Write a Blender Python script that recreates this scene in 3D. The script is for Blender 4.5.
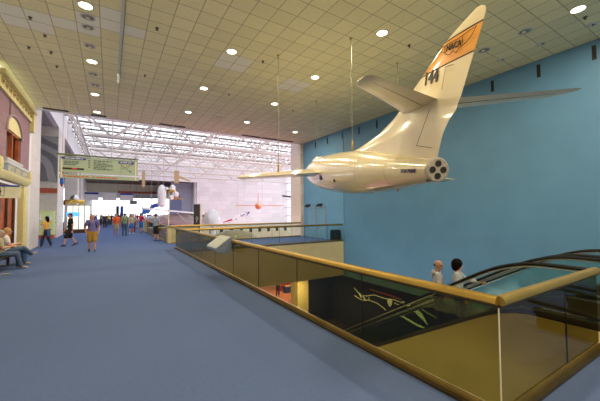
import bpy, bmesh, math, random
from mathutils import Vector, Matrix
random.seed(7)
for o in list(bpy.data.objects): bpy.data.objects.remove(o)
SC = bpy.context.scene
COL = SC.collection
R = math.radians

# ------------------------------------------------------------------ camera, world, exposure
cam_d = bpy.data.cameras.new('camera'); cam = bpy.data.objects.new('camera', cam_d); COL.objects.link(cam)
cam_d.sensor_width = 36; cam_d.lens = 36*305.1/600; cam_d.clip_start = .05; cam_d.clip_end = 400
_y, _p, _r = R(31.993), R(2.149), R(-.317)
F = Vector((math.sin(_y)*math.cos(_p), math.cos(_y)*math.cos(_p), math.sin(_p)))
RT = Vector((math.cos(_y), -math.sin(_y), 0)); UP = RT.cross(F)
RT, UP = RT*math.cos(_r)+UP*math.sin(_r), UP*math.cos(_r)-RT*math.sin(_r)
m = Matrix((RT, UP, -F)).transposed().to_4x4(); m.translation = (0, 0, 1.75)
cam.matrix_world = m
SC.camera = cam
SC.view_settings.view_transform = 'Standard'; SC.view_settings.look = 'None'
SC.view_settings.gamma = 1; SC.view_settings.use_curve_mapping = False
SC.view_settings.exposure = 0.0
SC.cycles.transparent_max_bounces = 32
w = bpy.data.worlds.new('sky'); SC.world = w; w.use_nodes = True
bg = w.node_tree.nodes['Background']; bg.inputs[0].default_value = (.93, .95, 1, 1); bg.inputs[1].default_value = 3.0

ZC = 6.755; XR = 12.02; XL = -3.2; YE = 18.75; YL = 14.31; YC = 1.336; XA = 2.82; RH = 1.025; ZB = -5.2; YF = 52.0; ZR = 10.2

def area(name, loc, size, power, color, rot=(0, 0, 0), spread=180, shape='DISK', size_y=None):
    l = bpy.data.lights.new(name, 'AREA'); l.energy = power; l.color = color; l.shape = shape; l.size = size
    if size_y: l.size_y = size_y
    l.spread = R(spread)
    o = bpy.data.objects.new(name, l); COL.objects.link(o); o.location = loc; o.rotation_euler = rot
    return o
WARM = (1, .84, .58)
LITW = 88
# gallery lamps behind and beside the camera (the same ceiling grid of lamps goes on there)
for x in (-.56, 3.15, 6.4, 9.8):
    for y in (5.86, 2.6, -.65, -3.9, -7.2, -10.4):
        if (x, y) in ((6.4, 5.86), (9.8, 2.6)): continue
        if y > 3 : continue
        area('ceiling_lamp_light', (x, y, ZC-.03), .35, LITW, WARM)

# ------------------------------------------------------------------ materials
def new_mat(name):
    m = bpy.data.materials.new(name); m.use_nodes = True
    return m, m.node_tree, m.node_tree.nodes['Principled BSDF']
def mat(name, c, rough=.6, metal=0, var=.08, scale=6, bump=0, bscale=60, emit=0, coat=0, spec=.5, coords='Object'):
    m, t, b = new_mat(name)
    b.inputs['Roughness'].default_value = rough; b.inputs['Metallic'].default_value = metal
    b.inputs['Coat Weight'].default_value = coat; b.inputs['Coat Roughness'].default_value = .08
    b.inputs['Specular IOR Level'].default_value = spec
    tc = t.nodes.new('ShaderNodeTexCoord')
    n = t.nodes.new('ShaderNodeTexNoise'); n.inputs['Scale'].default_value = scale; n.inputs['Detail'].default_value = 4
    t.links.new(tc.outputs[coords], n.inputs['Vector'])
    r = t.nodes.new('ShaderNodeValToRGB')
    r.color_ramp.elements[0].position = .3; r.color_ramp.elements[1].position = .7
    r.color_ramp.elements[0].color = tuple(max(0, v*(1-var)) for v in c[:3])+(1,)
    r.color_ramp.elements[1].color = tuple(min(1, v*(1+var)) for v in c[:3])+(1,)
    t.links.new(n.outputs['Fac'], r.inputs['Fac']); t.links.new(r.outputs['Color'], b.inputs['Base Color'])
    if emit:
        b.inputs['Emission Color'].default_value = tuple(c[:3])+(1,); b.inputs['Emission Strength'].default_value = emit
    if bump:
        n2 = t.nodes.new('ShaderNodeTexNoise'); n2.inputs['Scale'].default_value = bscale; n2.inputs['Detail'].default_value = 3
        t.links.new(tc.outputs[coords], n2.inputs['Vector'])
        bp = t.nodes.new('ShaderNodeBump'); bp.inputs['Strength'].default_value = bump; bp.inputs['Distance'].default_value = .02
        t.links.new(n2.outputs['Fac'], bp.inputs['Height']); t.links.new(bp.outputs['Normal'], b.inputs['Normal'])
    return m
def grid_mat(name, c, line, sx, sy, ox, oy, lw, axes='XY', rough=.8, var=.06, brick=False, speck=0):
    """tiles of sx by sy with joint lines, each tile slightly different; speckle optional"""
    m, t, b = new_mat(name); N = t.nodes; Lk = t.links
    b.inputs['Roughness'].default_value = rough
    g = N.new('ShaderNodeNewGeometry'); s = N.new('ShaderNodeSeparateXYZ'); Lk.new(g.outputs['Position'], s.inputs[0])
    def mth(op, a, bb=None, cc=None):
        n = N.new('ShaderNodeMath'); n.operation = op
        for i, v in enumerate((a, bb, cc)):
            if v is None: continue
            if isinstance(v, (int, float)): n.inputs[i].default_value = v
            else: Lk.new(v, n.inputs[i])
        return n.outputs[0]
    v = mth('DIVIDE', mth('SUBTRACT', s.outputs[axes[1]], oy), sy)
    u = mth('DIVIDE', mth('SUBTRACT', s.outputs[axes[0]], ox), sx)
    if brick: u = mth('ADD', u, mth('MULTIPLY', mth('FLOORED_MODULO', mth('FLOOR', v), 2), .5))
    fu = mth('FRACT', u); fv = mth('FRACT', v)
    lu = mth('LESS_THAN', fu, lw/sx); lv = mth('LESS_THAN', fv, lw/sy)
    ln = mth('MAXIMUM', lu, lv)
    cb = N.new('ShaderNodeCombineXYZ'); Lk.new(mth('FLOOR', u), cb.inputs[0]); Lk.new(mth('FLOOR', v), cb.inputs[1])
    wn = N.new('ShaderNodeTexWhiteNoise'); wn.noise_dimensions = '2D'; Lk.new(cb.outputs[0], wn.inputs['Vector'])
    k = mth('ADD', mth('MULTIPLY', wn.outputs['Value'], 2*var), 1-var)
    if speck:
        nn = N.new('ShaderNodeTexNoise'); nn.inputs['Scale'].default_value = 28; nn.inputs['Detail'].default_value = 6
        Lk.new(g.outputs['Position'], nn.inputs['Vector'])
        k = mth('MULTIPLY', k, mth('ADD', mth('MULTIPLY', nn.outputs['Fac'], 2*speck), 1-speck))
    vm = N.new('ShaderNodeVectorMath'); vm.operation = 'SCALE'; vm.inputs[0].default_value = c[:3]; Lk.new(k, vm.inputs['Scale'])
    mx = N.new('ShaderNodeMix'); mx.data_type = 'RGBA'; Lk.new(ln, mx.inputs['Factor'])
    Lk.new(vm.outputs[0], mx.inputs['A']); mx.inputs['B'].default_value = tuple(line[:3])+(1,)
    Lk.new(mx.outputs['Result'], b.inputs['Base Color'])
    return m
def glass_mat(name, tint, ior=1.5, haze=0, hcol=(1, 1, 1)):
    m, t, b = new_mat(name); N = t.nodes; Lk = t.links
    out = N['Material Output']; N.remove(b)
    tr = N.new('ShaderNodeBsdfTransparent'); tr.inputs[0].default_value = tuple(tint)+(1,)
    gl = N.new('ShaderNodeBsdfGlossy'); gl.inputs['Roughness'].default_value = .02
    fr = N.new('ShaderNodeFresnel'); fr.inputs['IOR'].default_value = ior
    ge = N.new('ShaderNodeNewGeometry'); iv = N.new('ShaderNodeMath'); iv.operation = 'SUBTRACT'; iv.inputs[0].default_value = 1; Lk.new(ge.outputs['Backfacing'], iv.inputs[1])
    ml = N.new('ShaderNodeMath'); ml.operation = 'MULTIPLY'; Lk.new(fr.outputs[0], ml.inputs[0]); Lk.new(iv.outputs[0], ml.inputs[1])
    m3 = N.new('ShaderNodeMath'); m3.operation = 'MULTIPLY'; m3.use_clamp = True; Lk.new(ml.outputs[0], m3.inputs[0]); m3.inputs[1].default_value = .9
    mx = N.new('ShaderNodeMixShader'); Lk.new(m3.outputs[0], mx.inputs[0]); Lk.new(tr.outputs[0], mx.inputs[1]); Lk.new(gl.outputs[0], mx.inputs[2])
    last = mx
    if haze:
        df = N.new('ShaderNodeBsdfDiffuse'); df.inputs[0].default_value = tuple(hcol)+(1,)
        m2 = N.new('ShaderNodeMixShader'); m2.inputs[0].default_value = haze
        Lk.new(mx.outputs[0], m2.inputs[1]); Lk.new(df.outputs[0], m2.inputs[2]); last = m2
    Lk.new(last.outputs[0], out.inputs[0])
    return m
M = {}
M['carpet'] = mat('blue_carpet', (.086, .130, .268), .95, var=.07, scale=40, bump=.35, bscale=240, spec=.15)
M['ceil'] = grid_mat('acoustic_tiles', (.80, .77, .50), (.44, .41, .25), .535, .535, .245, .065, .022, speck=.22, var=.05)
M['ceil_new'] = grid_mat('replaced_tiles', (.82, .83, .76), (.46, .43, .27), .535, .535, .245, .065, .022, var=.02)
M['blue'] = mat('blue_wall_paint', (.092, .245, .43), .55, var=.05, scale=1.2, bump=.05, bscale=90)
M['blue2'] = mat('lighter_blue_wall', (.125, .32, .53), .55, var=.05, scale=1.2)  # far stretch of the right wall, lighter blue than the near one
M['cream'] = mat('cream_plaster', (.66, .56, .30), .75, var=.05, scale=2, bump=.05)
M['stone'] = grid_mat('pale_marble', (.73, .68, .69), (.55, .5, .47), 1.5, .75, 0, 0, .02, 'XZ', brick=True, var=.07, rough=.55)
M['stone_y'] = grid_mat('pale_marble_side', (.74, .67, .60), (.6, .53, .46), 1.5, .75, 0, 0, .02, 'YZ', brick=True, var=.06, rough=.55)
M['white'] = mat('white_paint', (.80, .78, .79), .6, var=.03)
M['truss'] = mat('white_steel_paint', (.66, .60, .55), .45, var=.05)
M['brown'] = mat('brown_gypsum', (.27, .22, .17), .7)
M['bronze_edge'] = mat('dark_bronze', (.07, .055, .03), .4, .6)
M['brass'] = mat('satin_brass', (.43, .285, .065), .38, .85, var=.10, scale=3)
M['brass_dark'] = mat('aged_brass', (.26, .175, .04), .4, .8, var=.1)
M['glass'] = glass_mat('bronze_glass', (.53, .49, .25))
M['clear'] = glass_mat('clear_glass', (.93, .97, .95))
M['sky_glass'] = glass_mat('skylight_glass', (.95, .97, 1))
M['lgreen'] = glass_mat('green_glass', (.72, .86, .80), haze=.72, hcol=(.46, .54, .42))
M['black'] = mat('black_rubber', (.006, .006, .006), .45, spec=.2)
M['dark'] = mat('dark_void_wall', (.012, .012, .014), .8)
M['steel'] = mat('brushed_steel', (.55, .55, .55), .3, 1)
M['plane'] = mat('gloss_white_enamel', (.76, .66, .42), .22, var=.03, scale=1.5, coat=.6, bump=.02, bscale=5)
M['orange'] = mat('orange_enamel', (.80, .33, .02), .3, var=.03, coat=.4)
M['ink'] = mat('black_lettering', (.01, .01, .012), .5)
M['nozzle'] = mat('grey_nozzle_plate', (.42, .38, .34), .5, .2)
M['canopy'] = mat('dark_canopy_glass', (.05, .06, .06), .08, 0, coat=1)
M['pink'] = mat('pink_carpet', (.62, .27, .31), .95)
M['red'] = mat('terracotta', (.50, .11, .05), .6)
M['grey'] = mat('grey_panel', (.35, .36, .38), .5)
M['lgrey'] = mat('light_grey_panel', (.55, .57, .58), .4)
M['navy'] = mat('navy_blue', (.02, .05, .30), .5)
M['lamp'] = mat('lamp_glow', (1, .93, .72), .5, emit=9, var=0)
M['lampoff'] = mat('mirror_reflector', (.50, .42, .36), .25, .8)
M['yellow'] = mat('pale_yellow_paint', (.74, .65, .30), .55)
M['ochre'] = mat('ochre_stencil', (.42, .31, .08), .6)
M['brickp'] = grid_mat('mauve_brick', (.27, .15, .19), (.33, .22, .25), .22, .08, 0, 0, .012, 'YZ', brick=True, var=.12)
M['wood'] = mat('orange_brown_wood', (.38, .09, .02), .45, var=.35, scale=3)
M['walnut'] = mat('dark_walnut', (.10, .035, .015), .4, var=.3)
M['signgrey'] = mat('slate_sign_panel', (.22, .26, .34), .5)
M['offwhite'] = mat('off_white_sign', (.72, .68, .52), .5)
M['gold'] = mat('gold_foil', (.75, .50, .10), .3, .8, var=.2, bump=.3)
M['screen'] = mat('blue_screen', (.12, .42, .85), .3, emit=1.2, var=.3)
M['glowcase'] = mat('backlit_panel', (1, .93, .72), .4, emit=1.1, var=.02)
M['glowgreen'] = mat('lit_green_case', (.45, .52, .25), .5, emit=.35, var=.1)
M['poster'] = mat('red_poster', (.55, .05, .04), .4, var=.5, scale=2.2)
M['neon'] = mat('white_outline_glow', (.85, .9, .9), .5, emit=.5, var=0)  # white outlines given a glow of their own
M['orange_jet'] = mat('orange_jet_paint', (.85, .25, .05), .4)
M['mural'] = None
def mural():
    m, t, b = new_mat('grey_mural'); N = t.nodes; Lk = t.links
    g = N.new('ShaderNodeTexCoord'); wv = N.new('ShaderNodeTexWave'); wv.wave_type = 'RINGS'; wv.rings_direction = 'SPHERICAL'
    wv.inputs['Scale'].default_value = .35; wv.inputs['Distortion'].default_value = 9; wv.inputs['Detail'].default_value = 2; wv.inputs['Detail Scale'].default_value = .6
    Lk.new(g.outputs['Object'], wv.inputs['Vector'])
    r = N.new('ShaderNodeValToRGB'); r.color_ramp.elements[0].color = (.20, .20, .21, 1); r.color_ramp.elements[1].color = (.42, .40, .39, 1)
    r.color_ramp.elements[0].position = .42; r.color_ramp.elements[1].position = .58
    Lk.new(wv.outputs['Fac'], r.inputs[0]); Lk.new(r.outputs[0], b.inputs['Base Color']); return m
M['mural'] = mural()
def cloth(name, c, var=.15, rough=.85): return mat(name, c, rough, var=var, scale=14, bump=.15, bscale=25, spec=.25)
M['skin'] = mat('skin', (.55, .29, .19), .5, var=.06)
M['skin2'] = mat('tan_skin', (.36, .20, .135), .5, var=.06)
M['lips'] = mat('lips', (.38, .11, .10), .5)
M['eye'] = mat('eye_dark', (.03, .02, .02), .2)
M['hair_black'] = mat('black_hair', (.006, .005, .005), .8, spec=.08, var=.3, scale=30, bump=.5, bscale=60)
M['hair_brown'] = mat('brown_hair', (.07, .035, .02), .7, spec=.15, var=.3, scale=30, bump=.5, bscale=60)
M['hair_grey'] = mat('grey_hair', (.36, .33, .30), .6, var=.2, scale=30, bump=.5, bscale=60)
M['hair_blond'] = mat('blond_hair', (.45, .28, .10), .6, var=.2, scale=30, bump=.5, bscale=60)
for n, c in dict(violet=(.17, .15, .42), khaki=(.42, .25, .05), blackc=(.018, .018, .022), charcoal=(.05, .05, .06), hoodie=(.36, .36, .39), teal=(.03, .42, .42),
                 denim=(.07, .11, .20), dkdenim=(.025, .035, .07), greygreen=(.24, .30, .17), orangec=(.75, .12, .03), redc=(.48, .02, .06), whitec=(.75, .75, .75),
                 plaid=(.16, .28, .44), yellowc=(.75, .42, .10), tanc=(.42, .34, .24), bluec=(.05, .17, .5), pinkc=(.6, .25, .3), maroon=(.22, .03, .03), shoe=(.30, .28, .24)).items():
    M[n] = cloth(n+'_cloth', c)

M['plaid'] = grid_mat('plaid_cloth', (.12, .24, .42), (.50, .56, .62), .09, .09, 0, 0, .022, 'XZ', var=.2)
# ------------------------------------------------------------------ mesh helpers
MW = {}
def link(name, me, parent=None):
    o = bpy.data.objects.new(name, me); COL.objects.link(o)
    if parent is not None: o.parent = parent; MW[o.name] = MW.get(parent.name, Matrix())
    return o
def tag(o, label=None, cat=None, group=None, kind=None):
    if label: o['label'] = label
    if cat: o['category'] = cat
    if group: o['group'] = group
    if kind: o['kind'] = kind
    return o
def empty(name, loc, rz=0, label=None, cat=None, group=None, mtx=None):
    o = bpy.data.objects.new(name, None); COL.objects.link(o); o.empty_display_size = .1
    mt = mtx if mtx is not None else Matrix.Translation(loc) @ Matrix.Rotation(rz, 4, 'Z')
    o.matrix_world = mt; MW[o.name] = mt
    return tag(o, label, cat, group)
class MB:
    def __init__(s): s.v = []; s.f = []; s.m = []; s.k = 0
    def add(s, vs, fs, k=None):
        n = len(s.v); s.v += [Vector(v) for v in vs]
        for f in fs: s.f.append([i+n for i in f]); s.m.append(s.k if k is None else k)
        return s
    def box(s, x0, x1, y0, y1, z0, z1, k=None):
        return s.add([(x, y, z) for x in (x0, x1) for y in (y0, y1) for z in (z0, z1)],
                     [(0, 1, 3, 2), (4, 6, 7, 5), (0, 4, 5, 1), (2, 3, 7, 6), (0, 2, 6, 4), (1, 5, 7, 3)], k)
    def prism(s, poly, vec, k=None):
        n = len(poly); a = [Vector(p) for p in poly]; v = Vector(vec)
        return s.add(a+[p+v for p in a], [list(range(n))[::-1], list(range(n, 2*n))]+[(i, (i+1) % n, (i+1) % n+n, i+n) for i in range(n)], k)
    def tube(s, pts, r, n=8, k=None, prof=None, up=(0, 0, 1)):
        """sweep a circle (or profile list of (side, up) points) along pts; r may be a list"""
        P = [Vector(p) for p in pts]; rr = r if isinstance(r, (list, tuple)) else [r]*len(P)
        rings = []; T0 = None; nrm = None
        for i, p in enumerate(P):
            t = (P[min(i+1, len(P)-1)]-P[max(i-1, 0)]).normalized()
            if nrm is None:
                u = Vector(up)
                if abs(t.dot(u)) > .97: u = Vector((1, 0, 0))
                nrm = (u-t*u.dot(t)).normalized()
            else:
                nrm = (nrm-t*nrm.dot(t)).normalized()
            b = t.cross(nrm)
            if prof: ring = [p+b*a*rr[i]+nrm*c*rr[i] for a, c in prof]
            else: ring = [p+(nrm*math.cos(2*math.pi*j/n)+b*math.sin(2*math.pi*j/n))*rr[i] for j in range(n)]
            rings.append(ring)
        n = len(rings[0]); vs = [q for g in rings for q in g]
        fs = [(i*n+j, i*n+(j+1) % n, (i+1)*n+(j+1) % n, (i+1)*n+j) for i in range(len(P)-1) for j in range(n)]
        fs += [list(range(n))[::-1], [(len(P)-1)*n+j for j in range(n)]]
        return s.add(vs, fs, k)
    def lathe(s, prof, o=(0, 0, 0), ax=(0, 0, 1), n=16, k=None, sx=1, sy=1):
        o = Vector(o); ax = Vector(ax).normalized(); u = Vector((1, 0, 0)) if abs(ax.x) < .9 else Vector((0, 1, 0))
        u = (u-ax*u.dot(ax)).normalized(); b = ax.cross(u)
        vs = [o+ax*h+(u*math.cos(2*math.pi*j/n)*sx+b*math.sin(2*math.pi*j/n)*sy)*max(r, 1e-4) for r, h in prof for j in range(n)]
        fs = [(i*n+j, i*n+(j+1) % n, (i+1)*n+(j+1) % n, (i+1)*n+j) for i in range(len(prof)-1) for j in range(n)]
        fs += [list(range(n))[::-1], [(len(prof)-1)*n+j for j in range(n)]]
        return s.add(vs, fs, k)
    def ball(s, c, r, n=10, k=None, sc=(1, 1, 1)):
        c = Vector(c); vs = []; h = n//2
        for i in range(h+1):
            a = math.pi*i/h
            for j in range(n):
                b = 2*math.pi*j/n; vs.append(c+Vector((math.sin(a)*math.cos(b)*r*sc[0], math.sin(a)*math.sin(b)*r*sc[1], math.cos(a)*r*sc[2])))
        return s.add(vs, [(i*n+j, (i+1)*n+j, (i+1)*n+(j+1) % n, i*n+(j+1) % n) for i in range(h) for j in range(n)], k)
    def build(s, name, mats, parent=None, local=False, bevel=0, angle=35):
        me = bpy.data.meshes.new(name); vs = s.v
        off = None
        if parent is not None and not local:
            iv = MW[parent.name].inverted(); vs = [iv @ v for v in vs]
        if parent is None:
            xs = [v.x for v in vs]; ys = [v.y for v in vs]; zs = [v.z for v in vs]
            off = Vector(((min(xs)+max(xs))/2, (min(ys)+max(ys))/2, min(zs))); vs = [v-off for v in vs]
        me.from_pydata([tuple(v) for v in vs], [], s.f)
        for mm in (mats if isinstance(mats, (list, tuple)) else [mats]): me.materials.append(mm)
        for p, k in zip(me.polygons, s.m): p.material_index = k; p.use_smooth = True
        bm = bmesh.new(); bm.from_mesh(me); bmesh.ops.remove_doubles(bm, verts=bm.verts, dist=1e-5); bmesh.ops.recalc_face_normals(bm, faces=bm.faces)
        bm.to_mesh(me); bm.free()
        me.set_sharp_from_angle(angle=R(angle))
        o = link(name, me, parent)
        if off is not None: o.location = off; MW[o.name] = Matrix.Translation(off)
        if bevel:
            b = o.modifiers.new('bevel', 'BEVEL'); b.width = bevel; b.segments = 2; b.limit_method = 'ANGLE'
        return o
def struct(name, mb, mats): return tag(mb.build(name, mats), kind='structure')
def text(name, body, size, mt, parent, mtx, ext=.004, bold=True):
    c = bpy.data.curves.new(name, 'FONT'); c.body = body; c.size = size; c.extrude = ext; c.align_x = 'CENTER'; c.align_y = 'CENTER'
    if bold: c.offset = size*.02
    c.resolution_u = 2
    t = bpy.data.objects.new('tmp', c); COL.objects.link(t)
    dg = bpy.context.evaluated_depsgraph_get(); me = bpy.data.meshes.new_from_object(t.evaluated_get(dg))
    bpy.data.objects.remove(t); bpy.data.curves.remove(c)
    me.name = name; me.materials.clear(); me.materials.append(mt)
    for p in me.polygons: p.material_index = 0
    if parent is not None: mtx = MW[parent.name].inverted() @ mtx
    me.transform(mtx)
    return link(name, me, parent)
def basis(o, x, y):
    x = Vector(x).normalized(); y = Vector(y).normalized(); z = x.cross(y)
    mm = Matrix((x, y, z)).transposed().to_4x4(); mm.translation = Vector(o); return mm
def copy_tree(o, parent=None):
    c = o.copy(); COL.objects.link(c)
    if parent is not None: c.parent = parent
    for ch in list(o.children): copy_tree(ch, c)
    return c

# ------------------------------------------------------------------ floors
b = MB()
def slab(x0, x1, y0, y1, z0=-.03, z1=0): b.box(x0, x1, y0, y1, z0, z1)
slab(XL-5.5, XA, -12, YF+26); slab(XA, XR+.1, -12, YC-.06); slab(XA, XR, YL, YE+.0)
struct('floor', b, M['carpet'])
b = MB(); b.box(XL-5.5, 16, 16.5, YF+26, ZB-.1, ZB); b.box(16, 34, 0, YF, ZB-.1, ZB)
struct('floor_lower', b, M['pink'])
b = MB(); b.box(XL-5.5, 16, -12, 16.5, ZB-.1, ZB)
struct('floor_lower_dark', b, mat('dark_lower_floor', (.03, .028, .03), .9))  # part of the lower floor below the well, much darker than the rest
# thick floor edges round the well, cream faced
b = MB(); b.box(XL-5, XA-.03, -12, YF+26, -.75, -.03); b.box(XA-.03, XR, -12, YC-.1, -.75, -.03)
struct('trim_1', b, M['cream'])
b = MB(); b.box(XA+.0, XR, YL+.0, YE, -2.05, -.03); b.box(XA-.6, XA, YL, YE, -2.05, -.76)
struct('trim_2', b, M['cream'])
b = MB(); b.box(XA, 3.0, YE, YF, -.75, 0)      # bridge floor strip by the atrium
struct('trim_3', b, M['carpet'])

# ------------------------------------------------------------------ ceiling with tiles
b = MB(); T = .535; white = set()
def wt(x, y): white.add((math.floor((x-.245)/T), math.floor((y-.065)/T)))
for p in [(-2.2, 9.9), (-1.7, 9.75), (-2.2, 10.4), (-1.6, 10.4), (-.6, 9.3), (-.6, 10.2), (-.05, 9.2), (-.05, 8.7), (.55, 9.4), (3.0, 9.5), (3.6, 9.5), (3.0, 10.0), (3.6, 10.0),
          (5.9, 9.9), (6.4, 9.9), (5.9, 10.4), (6.4, 10.4), (-1.1, 9.9)]: wt(*p)
x = .245-T*math.ceil((.245-XL)/T)
while x < XR:
    y = .065-T*23
    while y < YE:
        i, j = round((x-.245)/T), round((y-.065)/T)
        x0, x1, y0, y1 = max(x, XL), min(x+T, XR), max(y, -12), min(y+T, YE+.12)
        if x1-x0 > .001 and y1-y0 > .001: b.add([(x0, y0, ZC), (x0, y1, ZC), (x1, y1, ZC), (x1, y0, ZC)], [(0, 1, 2, 3)], 1 if (i, j) in white else 0)
        y += T
    x += T
b.box(XL, XR, -12, YE+.12, ZC+.3, ZC+.6, 0)
struct('ceiling', b, [M['ceil'], M['ceil_new']])
b = MB(); b.box(XL, 34, YE+.1, YE+.35, ZC-.0, ZR+.4); b.box(XR, XR+.3, YE, YE+.1, ZC, ZR)
struct('trim_4', b, M['white'])

# ------------------------------------------------------------------ walls
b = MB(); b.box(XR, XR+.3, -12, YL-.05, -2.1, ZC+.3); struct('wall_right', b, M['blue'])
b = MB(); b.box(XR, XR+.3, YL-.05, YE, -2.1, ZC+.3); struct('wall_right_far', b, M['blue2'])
b = MB(); b.box(XL-.3, XR+.3, -12.3, -12, -.7, ZC+.3); struct('wall_behind', b, M['cream'])
b = MB(); b.box(XL-.3, XL, -12, 13.4, 0, ZC+.3); struct('wall_left', b, M['stone_y'])
# stone piers where the gallery meets the atrium
b = MB(); b.box(XR-.25, XR+1.0, YE, YE+1.4, ZB, ZR); struct('trim_5', b, M['stone_y'])
b = MB(); b.box(XL-5.5, XL, 18.9, 21.3, 0, ZR); struct('trim_6', b, M['stone_y'])
# dark exhibition wall under the blue wall and the cream pier beside it
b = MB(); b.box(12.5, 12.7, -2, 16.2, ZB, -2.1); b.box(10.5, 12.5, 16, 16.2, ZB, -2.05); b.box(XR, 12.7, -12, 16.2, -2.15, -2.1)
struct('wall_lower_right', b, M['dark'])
b = MB(); b.box(9.66, 10.5, 15.9, 16.6, ZB, -2.05); struct('trim_7', b, mat('pale_cream_pier', (.80, .66, .48), .7))  # pier in a paler cream than the floor edges
# atrium shell
b = MB(); b.box(12.3, 34, YF, YF+.5, -.6, ZR+.3); b.box(XL-6, 12.3, YF, YF+.5, ZC, ZR+.3); struct('wall_atrium_back', b, M['stone'])
b = MB(); b.box(XA, 34, YF-.05, YF+.5, ZB, -.6); struct('wall_atrium_base', b, mat('beige_base_wall', (.50, .42, .28), .7))
b = MB(); b.box(XL-.3, XL, 21.3, YF, 8.0, ZR); struct('wall_atrium_left', b, M['white'])
b = MB(); b.box(XL-5.5, XL-.3, 21.3, YF, 8.0, 8.2); b.box(XL-5.7, XL-5.5, 13, YF+26, 0, 8.2); struct('ceiling_bays', b, mat('bay_grey', (.42, .40, .38), .8))
b = MB(); b.box(XL-5.5, XL, 28, 28.4, 0, 8.0); struct('wall_bay', b, mat('bay_cream', (.72, .66, .58), .7))
b = MB(); b.box(XL-5.5, XL-.02, 27.96, 28, 3.2, 3.55); struct('trim_8', b, M['red'])
for i, (y0, y1) in enumerate([(28.4, 31.5), (44, 46), (49, YF)]):
    b = MB(); b.box(XL-1.2, XL, y0, y1, 0, 8.0)
    struct('trim_%d' % (9+i), b, M['stone_y'])
# far corridor beyond the atrium
b = MB(); b.box(XL-6, XR+.3, YF+.5, YF+26, ZC, ZC+.3); struct('ceiling_far', b, M['brown'])
b = MB(); b.box(XL-.3, XL, YF+.5, YF+26, 0, ZC); struct('wall_far_left', b, M['white'])
b = MB(); b.box(XR, XR+.3, YF+.5, YF+26, ZB, ZC); struct('wall_far_right', b, M['white'])
b = MB(); b.box(XA, XR+.3, YF+.5, YF+26, -.5, 0); struct('floor_far', b, M['carpet'])
b = MB(); b.box(8.6, XR, YF+2, YF+2.3, 0, ZC); struct('wall_far_partition', b, mat('blue_grey_wall', (.30, .32, .42), .6))
b = MB()
arc = [(9.35+.95*math.cos(a), YF+1.97, 3.2+1.9*math.sin(a)) for a in [math.pi*i/14 for i in range(15)]]
b.prism([(10.3, YF+1.97, .6)]+arc+[(8.4+.0, YF+1.97, .6)], (0, .02, 0)); struct('door_3', b, mat('arch_blue', (.12, .15, .28), .5))
# end wall of the far corridor: bright glazing
b = MB(); b.box(XL, XR, YF+25.6, YF+25.9, 5.0, ZC); b.box(XL, XR, YF+25.6, YF+25.9, 0, .5)
for xx in [XL+i*1.9 for i in range(9)]: b.box(xx, xx+.12, YF+25.6, YF+25.8, .5, 5)
struct('window_3', b, M['white'])
# ceiling height fascia inside the far corridor and its red band
b = MB(); b.box(XL, XR, YF+9, YF+9.4, 5.3, ZC); struct('trim_12', b, M['offwhite'])
b = MB(); b.box(1.2, 8.6, YF+8.8, YF+9, 5.15, 5.5); struct('trim_13', b, M['red'])

# glazed east end of the atrium
b = MB()
for yy in [YE+1.5+i*2.08 for i in range(17)]: b.box(29.0, 29.2, yy, yy+.14, ZB, ZR)
for zz in [ZB+i*1.55 for i in range(11)]: b.box(29.02, 29.18, YE+1, YF, zz, zz+.1)
w1 = struct('window_1', b, M['truss'])
b = MB(); b.box(29.08, 29.10, YE+1, YF, ZB, ZR); b.build('window_pane', M['sky_glass'], w1)
# glass roof with mullions and louvre strips
b = MB()
for yy in [YE+.4+i*1.5 for i in range(23)]: b.box(XL, 34, yy, yy+.10, ZR+.02, ZR+.14)
for xx in [XL+i*1.49 for i in range(25)]: b.box(xx, xx+.08, YE, YF, ZR+.03, ZR+.12)
w2 = struct('window_2', b, M['truss'])
b = MB(); b.box(XL, 34, YE, YF+.3, ZR+.15, ZR+.17); b.build('window_pane', M['sky_glass'], w2)
b = MB()
for yy in [21.6, 24.4, 27.8, 30.2, 33.6, 36.4, 39.6, 42.4, 45.8, 48.4]: b.box(XL, 34, yy, yy+.55, ZR-.12, ZR-.06)
b.build('louvre_strip', mat('grey_louvre', (.20, .19, .19), .6), w2)

# ------------------------------------------------------------------ trusses
def web(p, q, r, parent, name='web_strut'): return MB().tube([p, q], r, 6).build(name, M['truss'], parent)
ords = ['first', 'second', 'third', 'fourth', 'fifth', 'sixth', 'seventh', 'eighth', 'ninth', 'tenth']
for i, ty in enumerate([20.4, 26, 32, 38, 44, 50]):
    t = empty('roof_truss', (15, ty, 7.3), 0, 'white tubular steel roof truss spanning the atrium, %s one counting away from the tiled ceiling' % ords[i], 'truss', 'atrium roof trusses')
    web((-1.3, ty, 7.3), (28.8, ty, 7.3), .12, t, 'bottom_chord')
    for s in (-1, 1): web((XL, ty+s*1.3, 9.7), (29, ty+s*1.3, 9.7), .08, t, 'top_chord')
    nx = [.14-5.9+5.9*j for j in range(1, 6)]
    for x in nx:
        for s in (-1, 1):
            for e in (-1, 1):
                if x+e*2.95 < XL or x+e*2.95 > 29: continue
                web((x, ty, 7.3), (x+e*2.95, ty+s*1.3, 9.7), .065, t)
        web((x, ty, 7.3), (x, ty, 9.7), .04, t); 
        web((x+2.95, ty-1.3, 9.7), (x+2.95, ty+1.3, 9.7), .06, t, 'cross_strut')
        web((x, ty-1.3, 9.7), (x, ty+1.3, 9.7), .06, t, 'cross_strut')
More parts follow.
